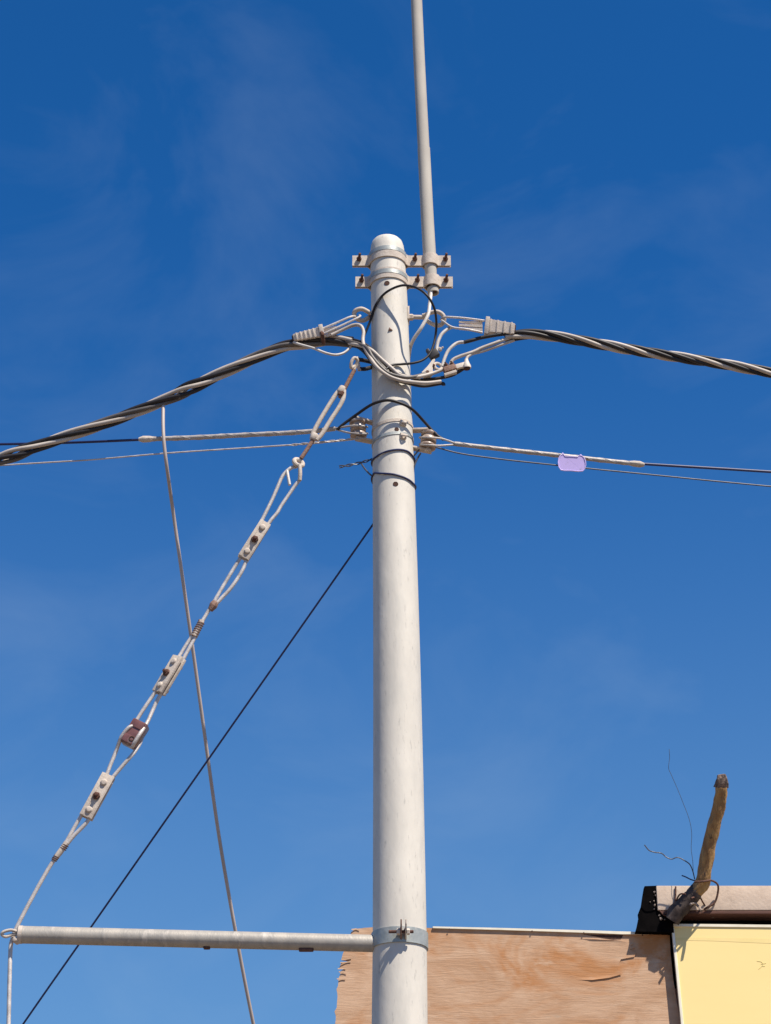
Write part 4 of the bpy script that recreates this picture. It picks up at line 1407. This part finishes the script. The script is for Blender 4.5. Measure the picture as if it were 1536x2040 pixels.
# crooked wooden pole tied to the roof edge
WP = [(1338, 1834, 10.71), (1352, 1814, 10.69), (1376, 1788, 10.665), (1396, 1765, 10.63), (1402, 1745, 10.61), (1410, 1700, 10.56), (1418, 1660, 10.51), (1428, 1625, 10.46), (1435, 1595, 10.42), (1437, 1568, 10.385)]
wr = [15, 16, 16.5, 14.5, 14, 13.6, 13.2, 12.6, 13.0, 12.6]
wpole = thing('wooden_pole', 'crooked wooden pole with charred tip sticking out above the roof edge', 'wooden pole', at(*WP[0]))
b = B()
tube(b, AL(WP[2:]), [wpx(11, 10.3, 1650)] + [wpx(r, 10.3, 1650) for r in wr[3:]], 6, 18, wob=0.30)
part('upper_stem', b, M['post'], wpole, smooth=60)
b = B()
tube(b, AL(WP[:4]), [wpx(r, 10.3, 1650) for r in (15, 16.5, 16, 11)], 5, 16, wob=0.35)
part('lower_stem', b, M['stemshade'], wpole, 'stripped lower end, darkened to stand in for shade', smooth=60)
b = B()
tube(b, AL([(1436.5, 1569, 10.386), (1437, 1560, 10.376), (1437.5, 1552, 10.365), (1436, 1543, 10.355)]), [wpx(12.5, 10.3, 1560), wpx(13, 10.3, 1560), wpx(12, 10.3, 1560), wpx(8.5, 10.3, 1560)], 4, 18, wob=0.55)
part('charred_tip', b, M['charred'], wpole, 'black charred broken tip', smooth=30)
# tie wires
for nm, pts, w, lab in (
    ('tie_wire', [(1384, 1757, 10.575), (1400, 1756, 10.565), (1416, 1754, 10.60), (1428, 1760, 10.65), (1431, 1770, 10.685), (1428, 1788, 10.70), (1422, 1800, 10.705), (1412, 1806, 10.706), (1402, 1812, 10.71)], 4.2, 'rusty tie wire looping out to the right of the wooden pole base'),
    ('tie_wire', [(1346, 1766, 10.712), (1346, 1780, 10.71), (1345, 1800, 10.70), (1350, 1788, 10.66), (1356, 1781, 10.63), (1366, 1781, 10.61)], 3.4, 'rusty tie wire hooked on the left of the wooden pole base'),
    ('tie_wire', [(1376, 1790, 10.615), (1392, 1786, 10.65), (1400, 1797, 10.70), (1406, 1806, 10.73), (1415, 1814, 10.77), (1421, 1826, 10.80)], 3.6, 'brown tie wire drooping from the wooden pole to the dark recess'),
    ('tie_wire', [(1310, 1808, 10.728), (1322, 1822, 10.725), (1340, 1826, 10.74), (1362, 1826, 10.78), (1380, 1816, 10.78), (1382, 1808, 10.77)], 3.4, 'dark tie wire stretched below the wooden pole across the roof end'),
):
    b = B()
    tube(b, AL(pts), wpx(w / 2, 10.4, 1780), 6, 8)
    solo(nm, b, M['rust'], lab, 'wire', group='tie wires at the wooden pole', smooth=60)
b = B()
lathe(b, at(1419, 1824, 10.80), Vector((0.2, -1, -0.2)), [(-0.01, 0.012), (0.006, 0.014), (0.016, 0.009), (0.018, 0)], 9)
solo('mortar_lump', b, M['mortar'], 'pale mortar lump under the roof edge right of the wooden pole', 'mortar')
b = B()
tube(b, AL([(1375, 1802, 10.600), (1384, 1800, 10.652), (1392, 1806, 10.656), (1398, 1815, 10.620)]), wpx(2.4, 10.4, 1800), 4, 8, wob=0.8)
solo('rag', b, M['mortar'], 'pale scrap of rag tied at the wooden pole base', 'rag')
for pts, w, lab in (
    ([(1384, 1752, 10.620), (1380, 1735, 10.612), (1374, 1722, 10.608), (1363, 1714, 10.604), (1352, 1708.5, 10.600), (1345, 1709, 10.600), (1338, 1711.5, 10.600), (1328, 1708, 10.596), (1318, 1700, 10.596), (1305, 1698, 10.592), (1293, 1694, 10.588), (1284, 1683, 10.584)], 2.4, 'thin wavy loose wire reaching left from the wooden pole base'),
    ([(1381, 1738, 10.616), (1380, 1715, 10.608), (1377, 1690, 10.596), (1378, 1660, 10.588), (1373, 1632, 10.580), (1361, 1600, 10.572), (1349, 1570, 10.564), (1338, 1545, 10.556), (1332, 1530, 10.552), (1334, 1510, 10.548), (1333, 1492, 10.544)], 1.1, 'hair thin loose wire rising high beside the wooden pole'),
    ([(1386, 1755, 10.620), (1376, 1752, 10.616), (1366, 1747, 10.612), (1358, 1744, 10.612)], 2.8, 'short stub of loose wire left of the wooden pole base')):
    b = B()
    tube(b, AL(pts), wpx(w / 2, 10.25, 1700), 6, 6)
    solo('loose_wire', b, M['thin'] if w < 2.6 else M['dark'], lab, 'wire', group='loose wire ends at the wooden pole', smooth=60)

for o in sc.objects:
    if 'org' in o:
        del o['org']
